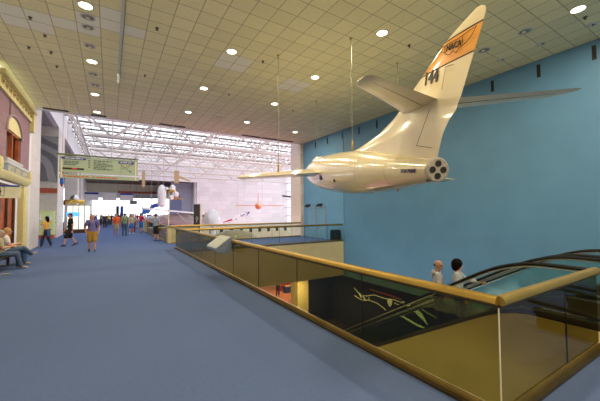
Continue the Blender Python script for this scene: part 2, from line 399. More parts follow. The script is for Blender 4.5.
for j in range(11):
    x = .14-2.95+2.95*j
    t = empty('roof_purlin', (x, 35, 9.2), 0, 'white lattice purlin running away under the glass roof, %s from the left wall' % (ords+['eleventh', 'twelfth'])[j], 'roof beam', 'lattice purlins')
    web((x, YE+.4, 10.0), (x, YF, 10.0), .05, t, 'chord'); web((x, YE+.4, 9.45), (x, YF, 9.45), .05, t, 'chord')
    b = MB(); y = YE+.4; k = 0
    while y < YF-1.5:
        b.tube([(x, y, 9.45 if k % 2 else 10.0), (x, y+1.5, 10.0 if k % 2 else 9.45)], .03, 5); y += 1.5; k += 1
    b.build('lacing', M['truss'], t)
t = empty('wall_truss', (XL+.5, 35, 8.3), 0, 'white ladder like lattice truss running beside the upper left wall', 'truss')
web((XL+.25, YE+.4, 9.9), (XL+.25, YF, 9.9), .07, t, 'chord'); web((XL+1.1, YE+.4, 8.7), (XL+1.1, YF, 8.7), .07, t, 'chord')
y = YE+.4; k = 0
b = MB()
while y < YF-1.2:
    a, c = (XL+.25, y, 9.9), (XL+1.1, y+1.2, 8.7)
    if k % 2: a, c = (XL+1.1, y, 8.7), (XL+.25, y+1.2, 9.9)
    web(a, c, .045, t); y += 1.2; k += 1

# ------------------------------------------------------------------ ceiling fittings
LRC = []
def downlight(x, y, lit, label, r=.14, power=None):
    e = empty('ceiling_downlight', (x, y, ZC), 0, label, 'ceiling light', 'lit ceiling downlights' if lit else 'unlit ceiling downlights')
    MB().lathe([(r+.035, 0), (r+.035, -.012), (r, -.02), (r, 0)], (x, y, ZC), n=20).build('trim_ring', M['offwhite'] if lit else M['lgrey'], e)
    if lit:
        MB().lathe([(r, -.004), (r*.98, -.016), (.01, -.02)], (x, y, ZC), n=20).build('lamp_face', M['lamp'], e)
        area('ceiling_lamp_light', (x, y, ZC-.03), .30, power or LITW, WARM)
    else:
        MB().lathe([(r, -.003), (r*.7, -.008), (.01, -.010)], (x, y, ZC), n=20).build('reflector', M['lampoff'], e)
        MB().lathe([(.05, -.012), (.05, -.03), (.01, -.032)], (x, y+.03, ZC), n=12).build('bulb', M['offwhite'], e)
colname = {-.56: 'over the walkway', 3.15: 'above the left balustrade line', 6.4: 'over the stair well', 9.8: 'nearest the blue wall', 2.35: 'close to the atrium edge'}
for x, y, d in [(-.56, 8.8, 'nearest of the row'), (-.56, 12.0, 'second of the row'), (-.59, 15.3, 'third of the row'), (-.59, 17.95, 'last of the row at the atrium edge'),
                (3.15, 9.0, 'nearest of its row'), (3.15, 12.3, 'middle of its row'), (3.25, 15.65, 'farthest of its row')]:
    downlight(x, y, True, 'lit round downlight %s, %s' % ('over the walkway' if x < 0 else 'above the line of the left balustrade', d))
for x, y, d in [(6.4, 5.86, 'brightest and nearest, between two hanging cables'), (6.4, 9.15, 'just right of a pale square of tiles'), (6.4, 12.4, 'beyond the pale square of tiles'), (6.4, 15.76, 'farthest, close to the atrium trusses'),
                (9.8, 2.6, 'top right corner near the fin'), (9.79, 16.2, 'small one farthest along the blue wall')]:
    downlight(x, y, True, 'lit round downlight %s' % d, power=None)
for x, y, d in [(-.56, 9.82, 'second in the walkway row'), (-.57, 10.92, 'third in the walkway row'), (-.57, 13.1, 'smaller one beyond the second lit lamp'), (-.55, 14.2, 'just before the third lit lamp')]:
    downlight(x, y, False, 'unlit amber round downlight, %s' % d, .12)
for x, y, d in [(9.75, 3.72, 'large, between the fin tip and the lit corner lamp'), (9.81, 4.85, 'large, right beside the fin'), (10.93, 3.77, 'small, by the wall edge at centre'), (10.95, 4.89, 'small, by the wall edge nearest the fin'), (10.96, 2.66, 'small, in the top right corner')]:
    downlight(x, y, False, 'unlit reflector downlight, %s' % d, .14 if 'large' in d else .09)
for x, y, d in [(4.81, 15.68, 'pale one left of a lit lamp near the trusses'), (9.18, 16.03, 'pale one near the blue wall corner'), (-.54, 9.3, 'ring shaped one after the nearest lit lamp')]:
    downlight(x, y, False, 'unlit downlight, %s' % d, .13)
for i, (x, y) in enumerate([(-1.79, 10.08), (-1.61, 10.89), (-1.61, 11.96), (-1.59, 13.01), (1.02, 12.22), (1.02, 8.9), (4.24, 9.06), (7.58, 5.88), (4.22, 12.38), (7.57, 12.73), (10.37, 2.62), (-2.13, 11.94)]):
    e = empty('ceiling_sprinkler', (x, y, ZC), 0, 'small dark sprinkler head on the tiled ceiling, %s' % ['left group nearest', 'left group second', 'left group third', 'left group fourth', 'mid left far', 'mid left near', 'left of the tall cable', 'left of the orange fin band', 'between two lit lamps, mid', 'near the blue wall corner', 'top right by the lit lamp', 'leftmost and small'][i], 'sprinkler', 'ceiling sprinkler heads')
    MB().lathe([(.045, 0), (.045, -.01), (.012, -.015), (.012, -.05), (.035, -.055), (.035, -.06), (.002, -.062)], (x, y, ZC), n=10).build('sprinkler_head', M['bronze_edge'], e)
for i, (x0, x1) in enumerate([(-2.75, -1.75), (-.85, -.2), (2.3, 3.0), (3.05, 3.7), (7.2, 8.5), (8.6, 9.8), (9.9, 11.0)]):
    b = MB(); b.box(x0, x1, YE-.28, YE-.05, ZC-.02, ZC)
    e = b.build('ceiling_vent', [M['black']]); tag(e, 'black slot vent in the ceiling edge above the atrium, %s from the left' % ords[i], 'vent', 'black slot vents')
e = empty('lighting_track', (.2, 6, ZC), 0, 'thin grey lighting track running along the ceiling over the walkway', 'track')
MB().box(.17, .23, 7.0, 13.2, ZC-.06, ZC).build('rail', M['lgrey'], e)
for k in range(3):
    y = 12.9-.25*k
    s = MB().tube([(.2, y, ZC-.06), (.2, y, ZC-.14)], .012, 6).tube([(.2, y+.05, ZC-.12), (.2, y-.07, ZC-.22)], .045, 10).build('spot_head', M['lgrey'], e)
# wall slots
for i, y in enumerate([17.18, 15.81, 14.3, 12.84, 11.46, 10.0, 8.5, 7.05, 5.68, 4.24, 2.87]):
    b = MB(); b.box(XR-.015, XR, y-.05, y+.05, 6.17, 6.60); b.box(XR-.022, XR-.015, y-.02, y+.02, 6.22, 6.55, 1)
    tag(b.build('wall_slot_vent', [M['ink'], M['dark']]), 'black upright slot high on the blue wall, %s counting back from the atrium' % (ords+['eleventh'])[i], 'vent', 'slot vents on the blue wall')

# ------------------------------------------------------------------ balustrades
def rail_prof(): return [(.055*math.cos(a)*(1.05 if True else 1), .036*math.sin(a)) for a in [2*math.pi*i/14 for i in range(14)]]
PR = [(-.055, -.02), (-.05, .012), (-.03, .034), (0, .040), (.03, .034), (.05, .012), (.055, -.02), (.035, -.038), (-.035, -.038)]
def balustrade(name, a, c, nrm, joints, label, group=None, glass=None, gap=.0):
    """glass balustrade from a to c (floor points); joints are fractions along it"""
    a = Vector(a); c = Vector(c); d = (c-a).normalized(); L = (c-a).length; s = d.cross(Vector((0, 0, 1)))
    e = empty(name, (a+c)/2, 0, label, 'balustrade', group)
    MB().tube([a+Vector((0, 0, RH-.04)), c+Vector((0, 0, RH-.04))], 1, prof=PR).build('handrail', M['brass'], e)
    MB().tube([a+Vector((0, 0, RH-.088)), c+Vector((0, 0, RH-.088))], 1, prof=[(-.022, -.012), (-.022, .012), (.022, .012), (.022, -.012)]).build('rail_channel', M['bronze_edge'], e)
    MB().tube([a+Vector((0, 0, .045)), c+Vector((0, 0, .045))], 1, prof=[(-.02, -.045), (-.02, .020), (-.014, .030), (.014, .030), (.02, .020), (.02, -.045)]).build('base_rail', M['brass_dark'], e)
    MB().tube([a+Vector((0, 0, .014))-s*.045*nrm, c+Vector((0, 0, .014))-s*.045*nrm], 1, prof=[(-.025, -.014), (-.025, .014), (.025, .014), (.025, -.014)]).build('base_trim', M['bronze_edge'], e)
    js = [0]+joints+[L]
    for j0, j1 in zip(js[:-1], js[1:]):
        p, q = a+d*(j0+.006), a+d*(j1-.006); o = s*.006
        MB().prism([p-o+Vector((0, 0, .09)), q-o+Vector((0, 0, .09)), q-o+Vector((0, 0, RH-.10)), p-o+Vector((0, 0, RH-.10))], o*2).build('glass_panel', glass or M['glass'], e)
    for j in joints:
        p = a+d*j; MB().tube([p+Vector((0, 0, .09)), p+Vector((0, 0, RH-.10))], .008, 6).build('joint_strip', M['black'], e)
    return e
b1 = balustrade('glass_balustrade', (XA, YC, 0), (XA, 16.2, 0), 1, [1.66+1.63*i for i in range(8)], 'long bronze glass balustrade with brass handrail beside the open walkway')
b2 = balustrade('glass_balustrade', (XA, YC, 0), (5.28, YC, 0), -1, [1.44], 'short bronze glass balustrade with brass handrail in the lower right, ending at the escalator')
for e, p in ((b1, (XA, YC, 0)),):
    MB().tube([Vector(p)+Vector((0, 0, .0)), Vector(p)+Vector((0, 0, RH-.1))], .006, 8).build('corner_post', M['offwhite'], e)
balustrade('glass_balustrade', (XA+.06, YL+.06, 0), (XR-.05, YL+.06, 0), 1, [1.6*i for i in range(1, 6)], 'level glass balustrade with thin brass handrail on the near edge of the far landing', glass=M['clear'])
balustrade('glass_balustrade', (3.0, YE-.08, 0), (XR-.3, YE-.08, 0), 1, [1.6*i for i in range(1, 6)], 'glass balustrade with brown handrail along the atrium edge of the far landing', glass=M['clear'])
balustrade('glass_balustrade', (2.92, 19.7, 0), (2.92, 31, 0), 1, [1.6*i for i in range(1, 7)], 'glass balustrade beside the walkway in the atrium, next to the man in plaid')
b = MB(); b.box(2.75, 3.0, 31.0, 31.5, 0, 1.0); b.box(2.70, 3.05, 30.95, 31.55, 1.0, 1.05, 1)
tag(b.build('railing_pedestal', [M['cream'], M['brass']]), 'tan square pedestal ending the atrium railing beside the person in red', 'pedestal')
b = MB(); b.box(2.9, 4.6, 19.0, 19.55, 0, .92); b.box(2.85, 4.65, 18.95, 19.6, .92, .98, 1)
tag(b.build('stone_parapet', [mat('parapet_cream', (.66, .55, .33), .6), M['brass']]), 'cream parapet with a brown ledge at the atrium corner behind the plaid shirt man', 'parapet')
b = MB(); b.box(2.86, 3.0, 31.5, YF, 0, .95); tag(b.build('parapet_wall', M['lgrey']), 'low pale wall along the right edge of the far walkway', 'parapet')

# lectern on handrail
e = empty('reading_lectern', (2.6, 8.35, .7), 0, 'grey slanted reading panel clamped to the long balustrade handrail', 'reading panel')
prof = [(2.36, .74), (2.36, .80), (2.77, 1.09), (2.80, 1.06), (2.80, .70), (2.60, .64)]
MB().prism([(x, 7.92, z) for x, z in prof], (0, .86, 0)).build('housing', mat('slate_blue_housing', (.17, .22, .32), .5), e, bevel=.008)
n = Vector((-.29, 0, .41)).normalized()
p0 = Vector((2.375, 0, .815)); p1 = Vector((2.755, 0, 1.083))
def lq(y0, y1, t0, t1, h0, h1):
    q = [p0.lerp(p1, t) for t in (t0, t1)]
    return MB().prism([q[0]+n*h0+Vector((0, y0, 0)), q[1]+n*h0+Vector((0, y0, 0)), q[1]+n*h0+Vector((0, y1, 0)), q[0]+n*h0+Vector((0, y1, 0))], n*(h1-h0))
lq(7.90, 8.80, -.03, 1.02, .0, .012).build('top_plate', M['grey'], e)
pl = lq(7.97, 8.73, .12, .92, .013, .016).build('text_panel', mat('pale_green_print', (.40, .44, .30), .5), e)
b = MB()
for k in range(6):
    q = lq(8.02+(k//3)*.36, 8.32+(k//3)*.36, .2+.2*(k % 3), .3+.2*(k % 3), .017, .018); b.add(q.v, q.f)
b.build('print_block', M['grey'], pl)

# ------------------------------------------------------------------ escalators
def esc_rail(y):           # height of the handrail at y
    if y <= 1.9: return .95
    if y < 2.9:
        t = (y-1.9); return .95-.2887*t*t
    z = .95-.2887-.5774*(y-2.9)
    return max(z, ZB+.95)
def escalator(x0, x1, label, near):
    e = empty('escalator', ((x0+x1)/2, 7, ZB), 0, label, 'escalator', 'pair of escalators')
    yb = 2.9+(.95-.2887-(ZB+.95))/.5774
    ys = [.55+.1*i for i in range(int((yb+1.2-.55)/.1))]
    for x in (x0, x1):
        path = []
        for i in range(13):       # upper return loop
            a = -math.pi/2-math.pi*i/12
            path.append((x, .55+.29*math.cos(a), .66+.29*math.sin(a)))
        path = [(x, 1.5, .30), (x, 1.0, .345)]+path+[(x, y, esc_rail(y)) for y in ys[1:]]
        yl = ys[-1]; zl = ZB+.66
        for i in range(13):
            a = math.pi/2-math.pi*i/12
            path.append((x, yl+.29*math.cos(a), zl+.29*math.sin(a)))
        bp = empty_part = MB().tube(path, 1, prof=[(.04*math.cos(2*math.pi*i/8), .028*math.sin(2*math.pi*i/8)) for i in range(8)], up=(0, 0, -1)).build('handrail', M['black'], e)
        MB().tube([(x, p[1]+(0), p[2]-.035) for p in path[15:-13]], .016, 6).build('rail_guide', M['steel'], bp)
        # glass side panel
        top = [(x-.005, p[1], p[2]-.03) for p in path[2:-13]]
        yy = [p[1] for p in path[14:-13]]
        bot = [(x-.005, y, (esc_rail(y)-.68) if y > 1.9 else .27+(.0)) for y in yy[::-1]]
        ring = [(x-.005, p[1], p[2]) for p in [(0, .42, .40), (0, .30, .52), (0, .28, .7), (0, .36, .86), (0, .5, .92)]]+[(x-.005, y, esc_rail(y)-.03) for y in yy]+[(x-.005, y, min(esc_rail(y)-.68, .27)) for y in yy[::-1]]
        MB().prism(ring, (.01, 0, 0)).build('glass_side', M['clear'], e)
        # deck cap and skirt
        dk = [(x-.07, y, min(esc_rail(y)-.68, .27)) for y in [.6]+yy]
        MB().prism([(x-.09, y, z+.0) for _, y, z in dk]+[(x-.09, y, z-.05) for _, y, z in dk[::-1]], (.18, 0, 0)).build('deck_cap', M['steel'] if False else M['bronze_edge'], e)
        sk = [(y, min(esc_rail(y)-.73, .22)) for y in [.6]+yy]
        MB().prism([(x-.05, y, z) for y, z in sk]+[(x-.05, y, max(z-.55, ZB)) for y, z in sk[::-1]], (.10, 0, 0)).build('skirt', M['bronze_edge'], e)
    # cladding below
    cy = [1.34+.2*i for i in range(int((yb-1.34)/.2)+1)]
    MB().prism([(x0-.11, y, min(esc_rail(y)-.72, .2)-.03) for y in cy]+[(x0-.11, cy[-1], ZB), (x0-.11, 1.34, ZB)], (.05, 0, 0)).build('side_cladding', M['cream'] if near else M['bronze_edge'], e)
    MB().prism([(x1+.06, y, min(esc_rail(y)-.72, .2)-.03) for y in cy]+[(x1+.06, cy[-1], ZB), (x1+.06, 1.34, ZB)], (.05, 0, 0)).build('side_cladding', M['bronze_edge'], e)
    # steps
    MB().box(x0+.09, x1-.09, .4, 2.0, -.04, .004).build('landing_plate', M['steel'], e)
    k = 0; y = 2.0; z = 0
    while z > ZB+.05:
        sb = MB(); sb.box(x0+.07, x1-.07, y, y+.39, z-.07, z); sb.box(x0+.07, x1-.07, y+.36, y+.39, z-.22, z-.07)
        sb.box(x0+.07, x1-.07, y+.37, y+.395, z-.004, z+.002, 1)
        sb.build('step', [M['grey'], M['yellow']], e)
        y += .35; dz = .5774*.35 if k > 1 else (.05 if k == 0 else .13); z -= dz; k += 1
    return e
escalator(5.5, 6.72, 'nearest escalator with black handrails, carrying the couple up to the balustrade corner', True)
escalator(7.15, 8.37, 'second escalator with black handrails, farther back towards the blue wall', False)

# ------------------------------------------------------------------ hanging research jet
hd, pt = R(23.6), R(7.2)
A = Vector((math.sin(hd)*math.cos(pt), math.cos(hd)*math.cos(pt), math.sin(pt))); Lv = Vector((-math.cos(hd), math.sin(hd), 0)); Wv = A.cross(Lv)
JT = Vector((4.22, 2.82, 2.38))
JM = Matrix((A, Lv, Wv)).transposed().to_4x4(); JM.translation = JT
jet = empty('hanging_jet', JT, 0, 'glossy cream rocket jet with an orange fin band, hung by cables over the well', 'aircraft', mtx=JM)
def interp(tab, x):
    for (a, va), (c, vc) in zip(tab[:-1], tab[1:]):
        if x <= c:
            t = (x-a)/(c-a); return va+(vc-va)*max(0, t)
    return tab[-1][1]
def smooth_tab(tab, x):       # catmull-rom
    n = len(tab)
    for i in range(n-1):
        if x <= tab[i+1][0] or i == n-2:
            x0, y0 = tab[max(i-1, 0)]; x1, y1 = tab[i]; x2, y2 = tab[i+1]; x3, y3 = tab[min(i+2, n-1)]
            t = min(1, max(0, (x-x1)/(x2-x1))); m1 = (y2-y0)/(x2-x0)*(x2-x1); m2 = (y3-y1)/(x3-x1)*(x2-x1)
            return (2*t**3-3*t*t+1)*y1+(t**3-2*t*t+t)*m1+(-2*t**3+3*t*t)*y2+(t**3-t*t)*m2
RF = [(0, .185), (.5, .245), (1, .32), (2, .46), (3, .565), (4, .63), (5, .665), (6, .675), (7, .665), (8, .62), (9, .53), (10, .39), (10.8, .22), (11.2, .05)]
ns = 64; nc = 40; vs = []; fs = []
for i in range(ns+1):
    s = 11.2*i/ns; r = max(.02, smooth_tab(RF, s))
    for j in range(nc):
        a = 2*math.pi*j/nc; z = math.sin(a)*r; z = z*.90 if z > 0 else z*1.0
        vs.append((s, math.cos(a)*r, z))
b = MB(); b.add(vs, [(i*nc+j, i*nc+(j+1) % nc, (i+1)*nc+(j+1) % nc, (i+1)*nc+j) for i in range(ns) for j in range(nc)]+[list(range(nc)), [ns*nc+j for j in range(nc)]])
fus = b.build('fuselage', M['plane'], jet, local=True, angle=60)
# fin
LEt = [(.30, 5.6), (.45, 5.0), (.52, 4.37), (.61, 3.5), (.82, 2.23), (1.02, 1.52), (1.18, 1.17), (1.40, .80), (1.51, .57), (1.70, .17), (1.82, -.05), (1.93, -.37), (2.0, -.66)]
TEt = [(.15, .0), (.2, -.01), (.5, -.10), (.69, -.22), (.8, -.38), (1.5, -.68), (1.8, -.81), (1.92, -.85), (1.97, -.83), (2.0, -.74)]
zs = [.15, .30, .45, .52, .61, .71, .82, .92, 1.02, 1.1, 1.18, 1.26, 1.34, 1.42, 1.505, 1.525, 1.6, 1.7, 1.805, 1.825, 1.87, 1.91, 1.95, 1.98, 2.0]
nx = 14
def fin_ring(z):
    le = interp(LEt, z) if z >= .30 else 5.6; te = interp(TEt, z)
    if z < .30: le = 5.8
    ht = .035+.05*max(0, 1.1-z)+.10*max(0, .75-z); ht *= min(1, (2.03-z)/.2)
    pts = []
    for sgn in (1, -1):
        rng = range(nx+1) if sgn == 1 else range(nx-1, 0, -1)
        for i in rng:
            t = (i/nx)**1.6
            th = ht*2.2*(math.sqrt(t)*(1-t)*1.2)+.004
            s = le+(te-le)*t
            pts.append((s, sgn*th, z+.02*(s-le)*(1 if z > 1.0 else 0)))
    return pts
rings = [fin_ring(z) for z in zs]; n = len(rings[0]); vs = [p for g in rings for p in g]
b = MB()
for i in range(len(zs)-1):
    zm = (zs[i]+zs[i+1])/2
    k = 1 if 1.525 < zm < 1.805 else (2 if (1.505 < zm < 1.525 or 1.805 < zm < 1.825) else 0)
    b.add([], [])
    base = 0
    for j in range(n): b.f.append([i*n+j, i*n+(j+1) % n, (i+1)*n+(j+1) % n, (i+1)*n+j]); b.m.append(k)
b.v = [Vector(v) for v in vs]; b.f.append([(len(zs)-1)*n+j for j in range(n)]); b.m.append(0)
fin = b.build('tail_fin', [M['plane'], M['orange'], M['ink']], jet, local=True, angle=50)
# stabilisers and wings
def wing(name, secs, thick, mt=None):
    """secs: list of (LE point, TE point); airfoil loft"""
    vs = []; nn = 10; b = MB()
    for (le, te), th in zip(secs, thick):
        le = Vector(le); te = Vector(te)
        ring = []
        for sgn in (1, -1):
            for i in (range(nn+1) if sgn == 1 else range(nn-1, 0, -1)):
                t = (i/nn)**1.5; p = le.lerp(te, t); ring.append(p+Vector((0, 0, sgn*(th*1.3*math.sqrt(t)*(1-t)*2+.002))))
        vs.append(ring)
    n = len(vs[0]); b.add([p for g in vs for p in g], [(i*n+j, i*n+(j+1) % n, (i+1)*n+(j+1) % n, (i+1)*n+j) for i in range(len(vs)-1) for j in range(n)]+[list(range(n)), [(len(vs)-1)*n+j for j in range(n)]])
    return b.build(name, mt or M['plane'], jet, local=True, angle=50)
H = 1.06
for s in (1, -1):
    st = wing('tail_stabiliser', [((1.18, s*.0, H), (.05, s*.0, H)), ((1.0, s*.12, H), (-.02, s*.12, H)), ((-.28, s*1.33, H+.0), (-.82, s*1.35, H)), ((-.42, s*1.44, H), (-.84, s*1.42, H)), ((-.60, s*1.49, H), (-.80, s*1.47, H))], [.045, .042, .022, .016, .006])
    h0, h1 = Vector((.33, s*.1, H-.035)), Vector((-.62, s*1.30, H-.015))
    MB().tube([h0, h1], .004, 4).build('hinge_line', M['ink'], st, local=True)
    wg = wing('wing', [((7.75, s*.3, -.02), (5.3, s*.3, -.02)), ((7.45, s*.62, -.03), (5.2, s*.62, -.03)), ((5.3, s*3.10, -.20), (3.95, s*3.12, -.20)), ((5.1, s*3.20, -.21), (3.95, s*3.22, -.21))], [.15, .14, .085, .03])
    MB().prism([(4.62, s*2.7, -.02), (5.25, s*2.7, -.02), (5.25, s*2.7, .04), (4.4, s*2.7, .04)], (0, s*.012, 0)).build('wing_fence', M['plane'], wg, local=True)
MB().prism([(5.05, 3.215, -.25), (4.65, 3.22, -.25), (4.65, 3.22, -.16), (5.05, 3.215, -.16)], (0, .01, 0)).build('tip_lamp', M['white'], jet, local=True)
# rudder lines
b = MB(); b.tube([(-.163, .046, 1.46), (-.10, .050, 1.16)], .003, 4); b.tube([(-.163, .046, 1.46), (-.33, .042, 1.44)], .004, 4); b.tube([(.13, .085, .93), (.42, .115, .40)], .004, 4); b.tube([(.42, .115, .40), (.05, .06, .33)], .004, 4)
b.build('rudder_hinge', M['ink'], fin, local=True)
# nozzle plate
b = MB(); b.lathe([(.19, .02), (.19, -.015), (.17, -.03), (.004, -.03)], (0, 0, 0), (1, 0, 0), 28)
nz = b.build('nozzle_plate', M['nozzle'], jet, local=True)
for dy, dz in ((0, .095), (0, -.095), (.088, 0), (-.088, 0)):
    MB().lathe([(.050, -.02), (.050, -.040), (.042, -.040), (.040, -.034), (.002, -.033)], (0, dy, dz), (1, 0, 0), 18).build('rocket_nozzle', M['ink'], nz, local=True)
b = MB()
for k in range(12):
    a = 2*math.pi*k/12+.2; b.ball((-.03, .162*math.cos(a), .155*math.sin(a)), .007, 6)
b.build('bolt_ring', M['bronze_edge'], nz, local=True)
MB().lathe([(.02, 0), (.016, -.06), (.004, -.10)], (.02, .14, -.165), (1, 0, 0), 10).build('vent_pipe', M['ink'], jet, local=True)
# canopy, ports, probes
b = MB(); b.ball((8.5, 0, .47), 1, 20, sc=(1.15, .28, .19)); b.build('canopy', M['plane'], jet, local=True)
MB().box(5.2, 5.45, .635, .66, -.28, -.10).build('side_port', M['ink'], jet, local=True)
MB().lathe([(.05, 0), (.05, .02), (.002, .022)], (3.9, .57, -.26), (0, 1, -.3), 12).build('drain_port', M['ink'], jet, local=True)
MB().prism([(1.2, -.004, -.36), (1.35, -.004, -.36), (1.22, -.004, -.42)], (0, .008, 0)).build('tail_skid', M['nozzle'], jet, local=True)
for s0 in (1.15, 2.4, 6.5, 8.4):
    r = smooth_tab(RF, s0)+.0015; b = MB()
    b.tube([(s0, math.cos(a)*r, math.sin(a)*r*(.9 if math.sin(a) > 0 else 1)) for a in [2*math.pi*i/48 for i in range(49)]], .0022, 4)
    b.build('panel_joint', M['nozzle'], jet, local=True)
text('fin_number', '144', .27, M['ink'], jet, JM @ basis((.205, .050, 1.415), (-1, 0, -.11), (-.11, 0, 1)))
lg = text('fin_emblem_letters', 'NACA', .115, M['ink'], jet, JM @ basis((-.315, .046, 1.688), (-1, 0, -.13), (-.13, 0, 1)))
def fp(s, z): return (s, .046, z)
b = MB()
wing_out = [(.054, 1.769), (-.03, 1.715), (-.109, 1.677), (-.17, 1.625), (-.237, 1.60), (-.30, 1.628), (-.377, 1.570), (-.44, 1.612), (-.583, 1.63), (-.68, 1.68), (-.755, 1.755), (-.593, 1.752), (-.42, 1.745), (-.248, 1.762), (.054, 1.769)]
b.tube([fp(s, z) for s, z in wing_out], .0045, 5)
b.tube([fp(-.13, 1.665), fp(-.11, 1.76)], .004, 5); b.tube([fp(-.51, 1.64), fp(-.49, 1.74)], .004, 5)
b.build('fin_emblem_wings', M['ink'], jet, local=True)
text('tail_lettering', 'LOX PRIME', .082, mat('violet_lettering', (.06, .03, .12), .5), jet, JM @ basis((.42, .243, -.02), (-1, -.13, 0), (0, 0, 1)))
# cables
def cable(x, y, z0, label, turn=True):
    e = empty('suspension_cable', (x, y, z0), 0, label, 'cable', 'steel cables holding the jet')
    MB().tube([(x, y, z0+.0), (x, y, ZC)], .011, 6).build('wire', mat('steel_wire', (.20, .19, .12), .4, .7), e)
    MB().lathe([(.012, 0), (.03, .03), (.03, .22), (.014, .28)], (x, y, z0), n=10).build('turnbuckle', M['brass'], e)
    MB().lathe([(.05, 0), (.05, -.01), (.012, -.05)], (x, y, ZC), n=10).build('ceiling_plate', M['ochre'], e)
def jz(x, y):     # top of fuselage above (x,y)
    s = (Vector((x, y, 0))-Vector((JT.x, JT.y, 0))).dot(Vector((math.sin(hd), math.cos(hd), 0)))
    return JT.z+s*math.tan(pt)+.9*smooth_tab(RF, s/math.cos(pt))/math.cos(pt)
cable(5.84, 6.52, jz(5.84, 6.52)+.03, 'tall steel cable holding the jet just ahead of its tail fin')
cable(7.84, 11.14, jz(7.84, 11.14)-.02, 'steel cable holding the nose of the jet, near the blue wall corner')
cable(4.49, 8.46, 3.00, 'steel cable holding the left wing of the jet, in front of the atrium')
cable(8.16, 6.83, 3.00, 'steel cable behind the jet stabiliser, holding the right wing')

# ------------------------------------------------------------------ far landing things
for i, (y0, y1) in enumerate([(17.22, 18.0), (16.1, 16.88)]):
    b = MB(); b.box(XR-.03, XR, y0, y1, 0, 2.05)
    d = struct('door_%d' % (i+1), b, mat('door_blue', (.14, .34, .52), .5))
    fb = MB(); fb.box(XR-.05, XR, y0-.05, y0, 0, 2.1); fb.box(XR-.05, XR, y1, y1+.05, 0, 2.1); fb.box(XR-.05, XR, y0-.05, y1+.05, 2.05, 2.1)
    fb.build('door_frame', M['grey'], d)
    MB().box(XR-.06, XR-.03, y0+.06, y0+.10, .95, 1.15).build('door_handle', M['steel'], d)
for i, y in enumerate((18.1, 16.65)):
    e = empty('emergency_light', (XR-.05, y, 2.2), 0, 'black twin headed emergency light, %s' % ('above the left door by the stone pier' if i == 0 else 'above the right door'), 'light', 'emergency lights over the doors')
    MB().box(XR-.10, XR, y-.22, y+.22, 2.18, 2.30).build('casing', M['ink'], e)
    for s in (-1, 1): MB().lathe([(.05, 0), (.07, .08), (.07, .09), (.01, .09)], (XR-.10, y+s*.15, 2.18), (-1, 0, -.5), 10).build('lamp_head', M['ink'], e)
b = MB(); b.box(XR-.55, XR-.05, YL+.2, YL+.6, 0, .62); b.box(XR-.52, XR-.08, YL+.18, YL+.2, .06, .56, 1); b.box(XR-.50, XR-.10, YL+.25, YL+.55, .62, .66)
tag(b.build('black_cabinet', [M['black'], M['dark']], bevel=.02), 'small black box on the far landing in the corner by the blue wall', 'box')
b = MB(); b.box(12.0, 12.019, YL-.1, YL-.04, -2.1, ZC); struct('trim_14', b, M['blue'])

# ------------------------------------------------------------------ directory sign
sg = empty('directory_sign', (-.3, 13.5, 3.0), 0, 'pale green hanging glass directory sign with blue headings over the walkway', 'sign')
MB().box(-1.52, .92, 13.49, 13.51, 3.2, 3.78).build('main_panel', M['lgreen'], sg)
st = MB().box(-1.52, .97, 13.485, 13.515, 3.0, 3.14).build('lower_panel', M['lgreen'], sg)
MB().box(-1.6, .92, 13.45, 13.55, 3.81, 3.86).build('top_bar', mat('dark_green_bar', (.10, .13, .06), .4), sg)
for x in (-1.45, .85): MB().box(x-.02, x+.02, 13.48, 13.52, 3.0, 3.84).build('end_bracket', M['truss'], sg)
for x in (-1.3, .7): MB().tube([(x, 13.5, 3.86), (x, 13.5, ZC)], .004, 5).build('hanger_rod', M['ochre'], sg)
MB().box(-1.46, -.75, 13.478, 13.489, 3.67, 3.745).build('left_heading', M['navy'], sg)
MB().box(.27, .78, 13.478, 13.489, 3.64, 3.72).build('right_heading', M['navy'], sg)
k = MB(); k.box(-1.42, -.80, 13.478, 13.489, 3.31, 3.37); k.box(-1.15, -1.02, 13.474, 13.478, 3.315, 3.365, 1); k.build('black_strip', [M['ink'], mat('bright_red', (.8, .02, .02), .4)], sg)
b = MB(); random.seed(3)
def words_row(b, x0, x1, z, h, y=13.484, k=None):
    x = x0
    while x < x1-.03:
        wd = min(x1-x, random.uniform(.05, .14)); b.box(x, x+wd, y, y+.005, z, z+h, k); x += wd+.025
PRN = mat('slate_print', (.06, .11, .13), .5); RPR = mat('red_print', (.55, .05, .03), .5)
for x0, x1, z, h in [(-1.38, -.95, 3.58, .026), (-1.38, -.95, 3.53, .026), (-1.38, -1.0, 3.47, .026)]+[(-.52, .08, z, .03) for z in (3.66, 3.54, 3.48, 3.36)]+[(-.52, -.1, z, .026) for z in (3.60, 3.42)]:
    b = MB(); words_row(b, x0, x1, z, h, 13.480); b.build('printed_line', PRN, sg)
for z in (3.66, 3.58, 3.50, 3.42): MB().box(-.68, -.62, 13.480, 13.487, z-.01, z+.025).build('bullet_mark', PRN, sg)
for p, q in (((.35, 3.6), (.72, 3.3)), ((.40, 3.45), (.75, 3.62)), ((.36, 3.3), (.36, 3.58))): MB().tube([(p[0], 13.484, p[1]), (q[0], 13.484, q[1])], .005, 4).build('map_line', PRN, sg)
MB().box(.62, .70, 13.480, 13.487, 3.34, 3.38).build('map_mark', PRN, sg); MB().box(.36, .40, 13.480, 13.487, 3.55, 3.59).build('map_mark', RPR, sg); MB().box(.58, .61, 13.480, 13.487, 3.52, 3.57).build('map_mark', RPR, sg)
for x0, x1 in ((-1.28, -.62), (-.42, .25)):
    b = MB(); words_row(b, x0, x1, 3.05, .035, 13.478); b.build('red_line', RPR, sg)
    MB().box(x0-.12, x0-.07, 13.478, 13.484, 3.045, 3.09).build('bullet_mark', RPR, sg)
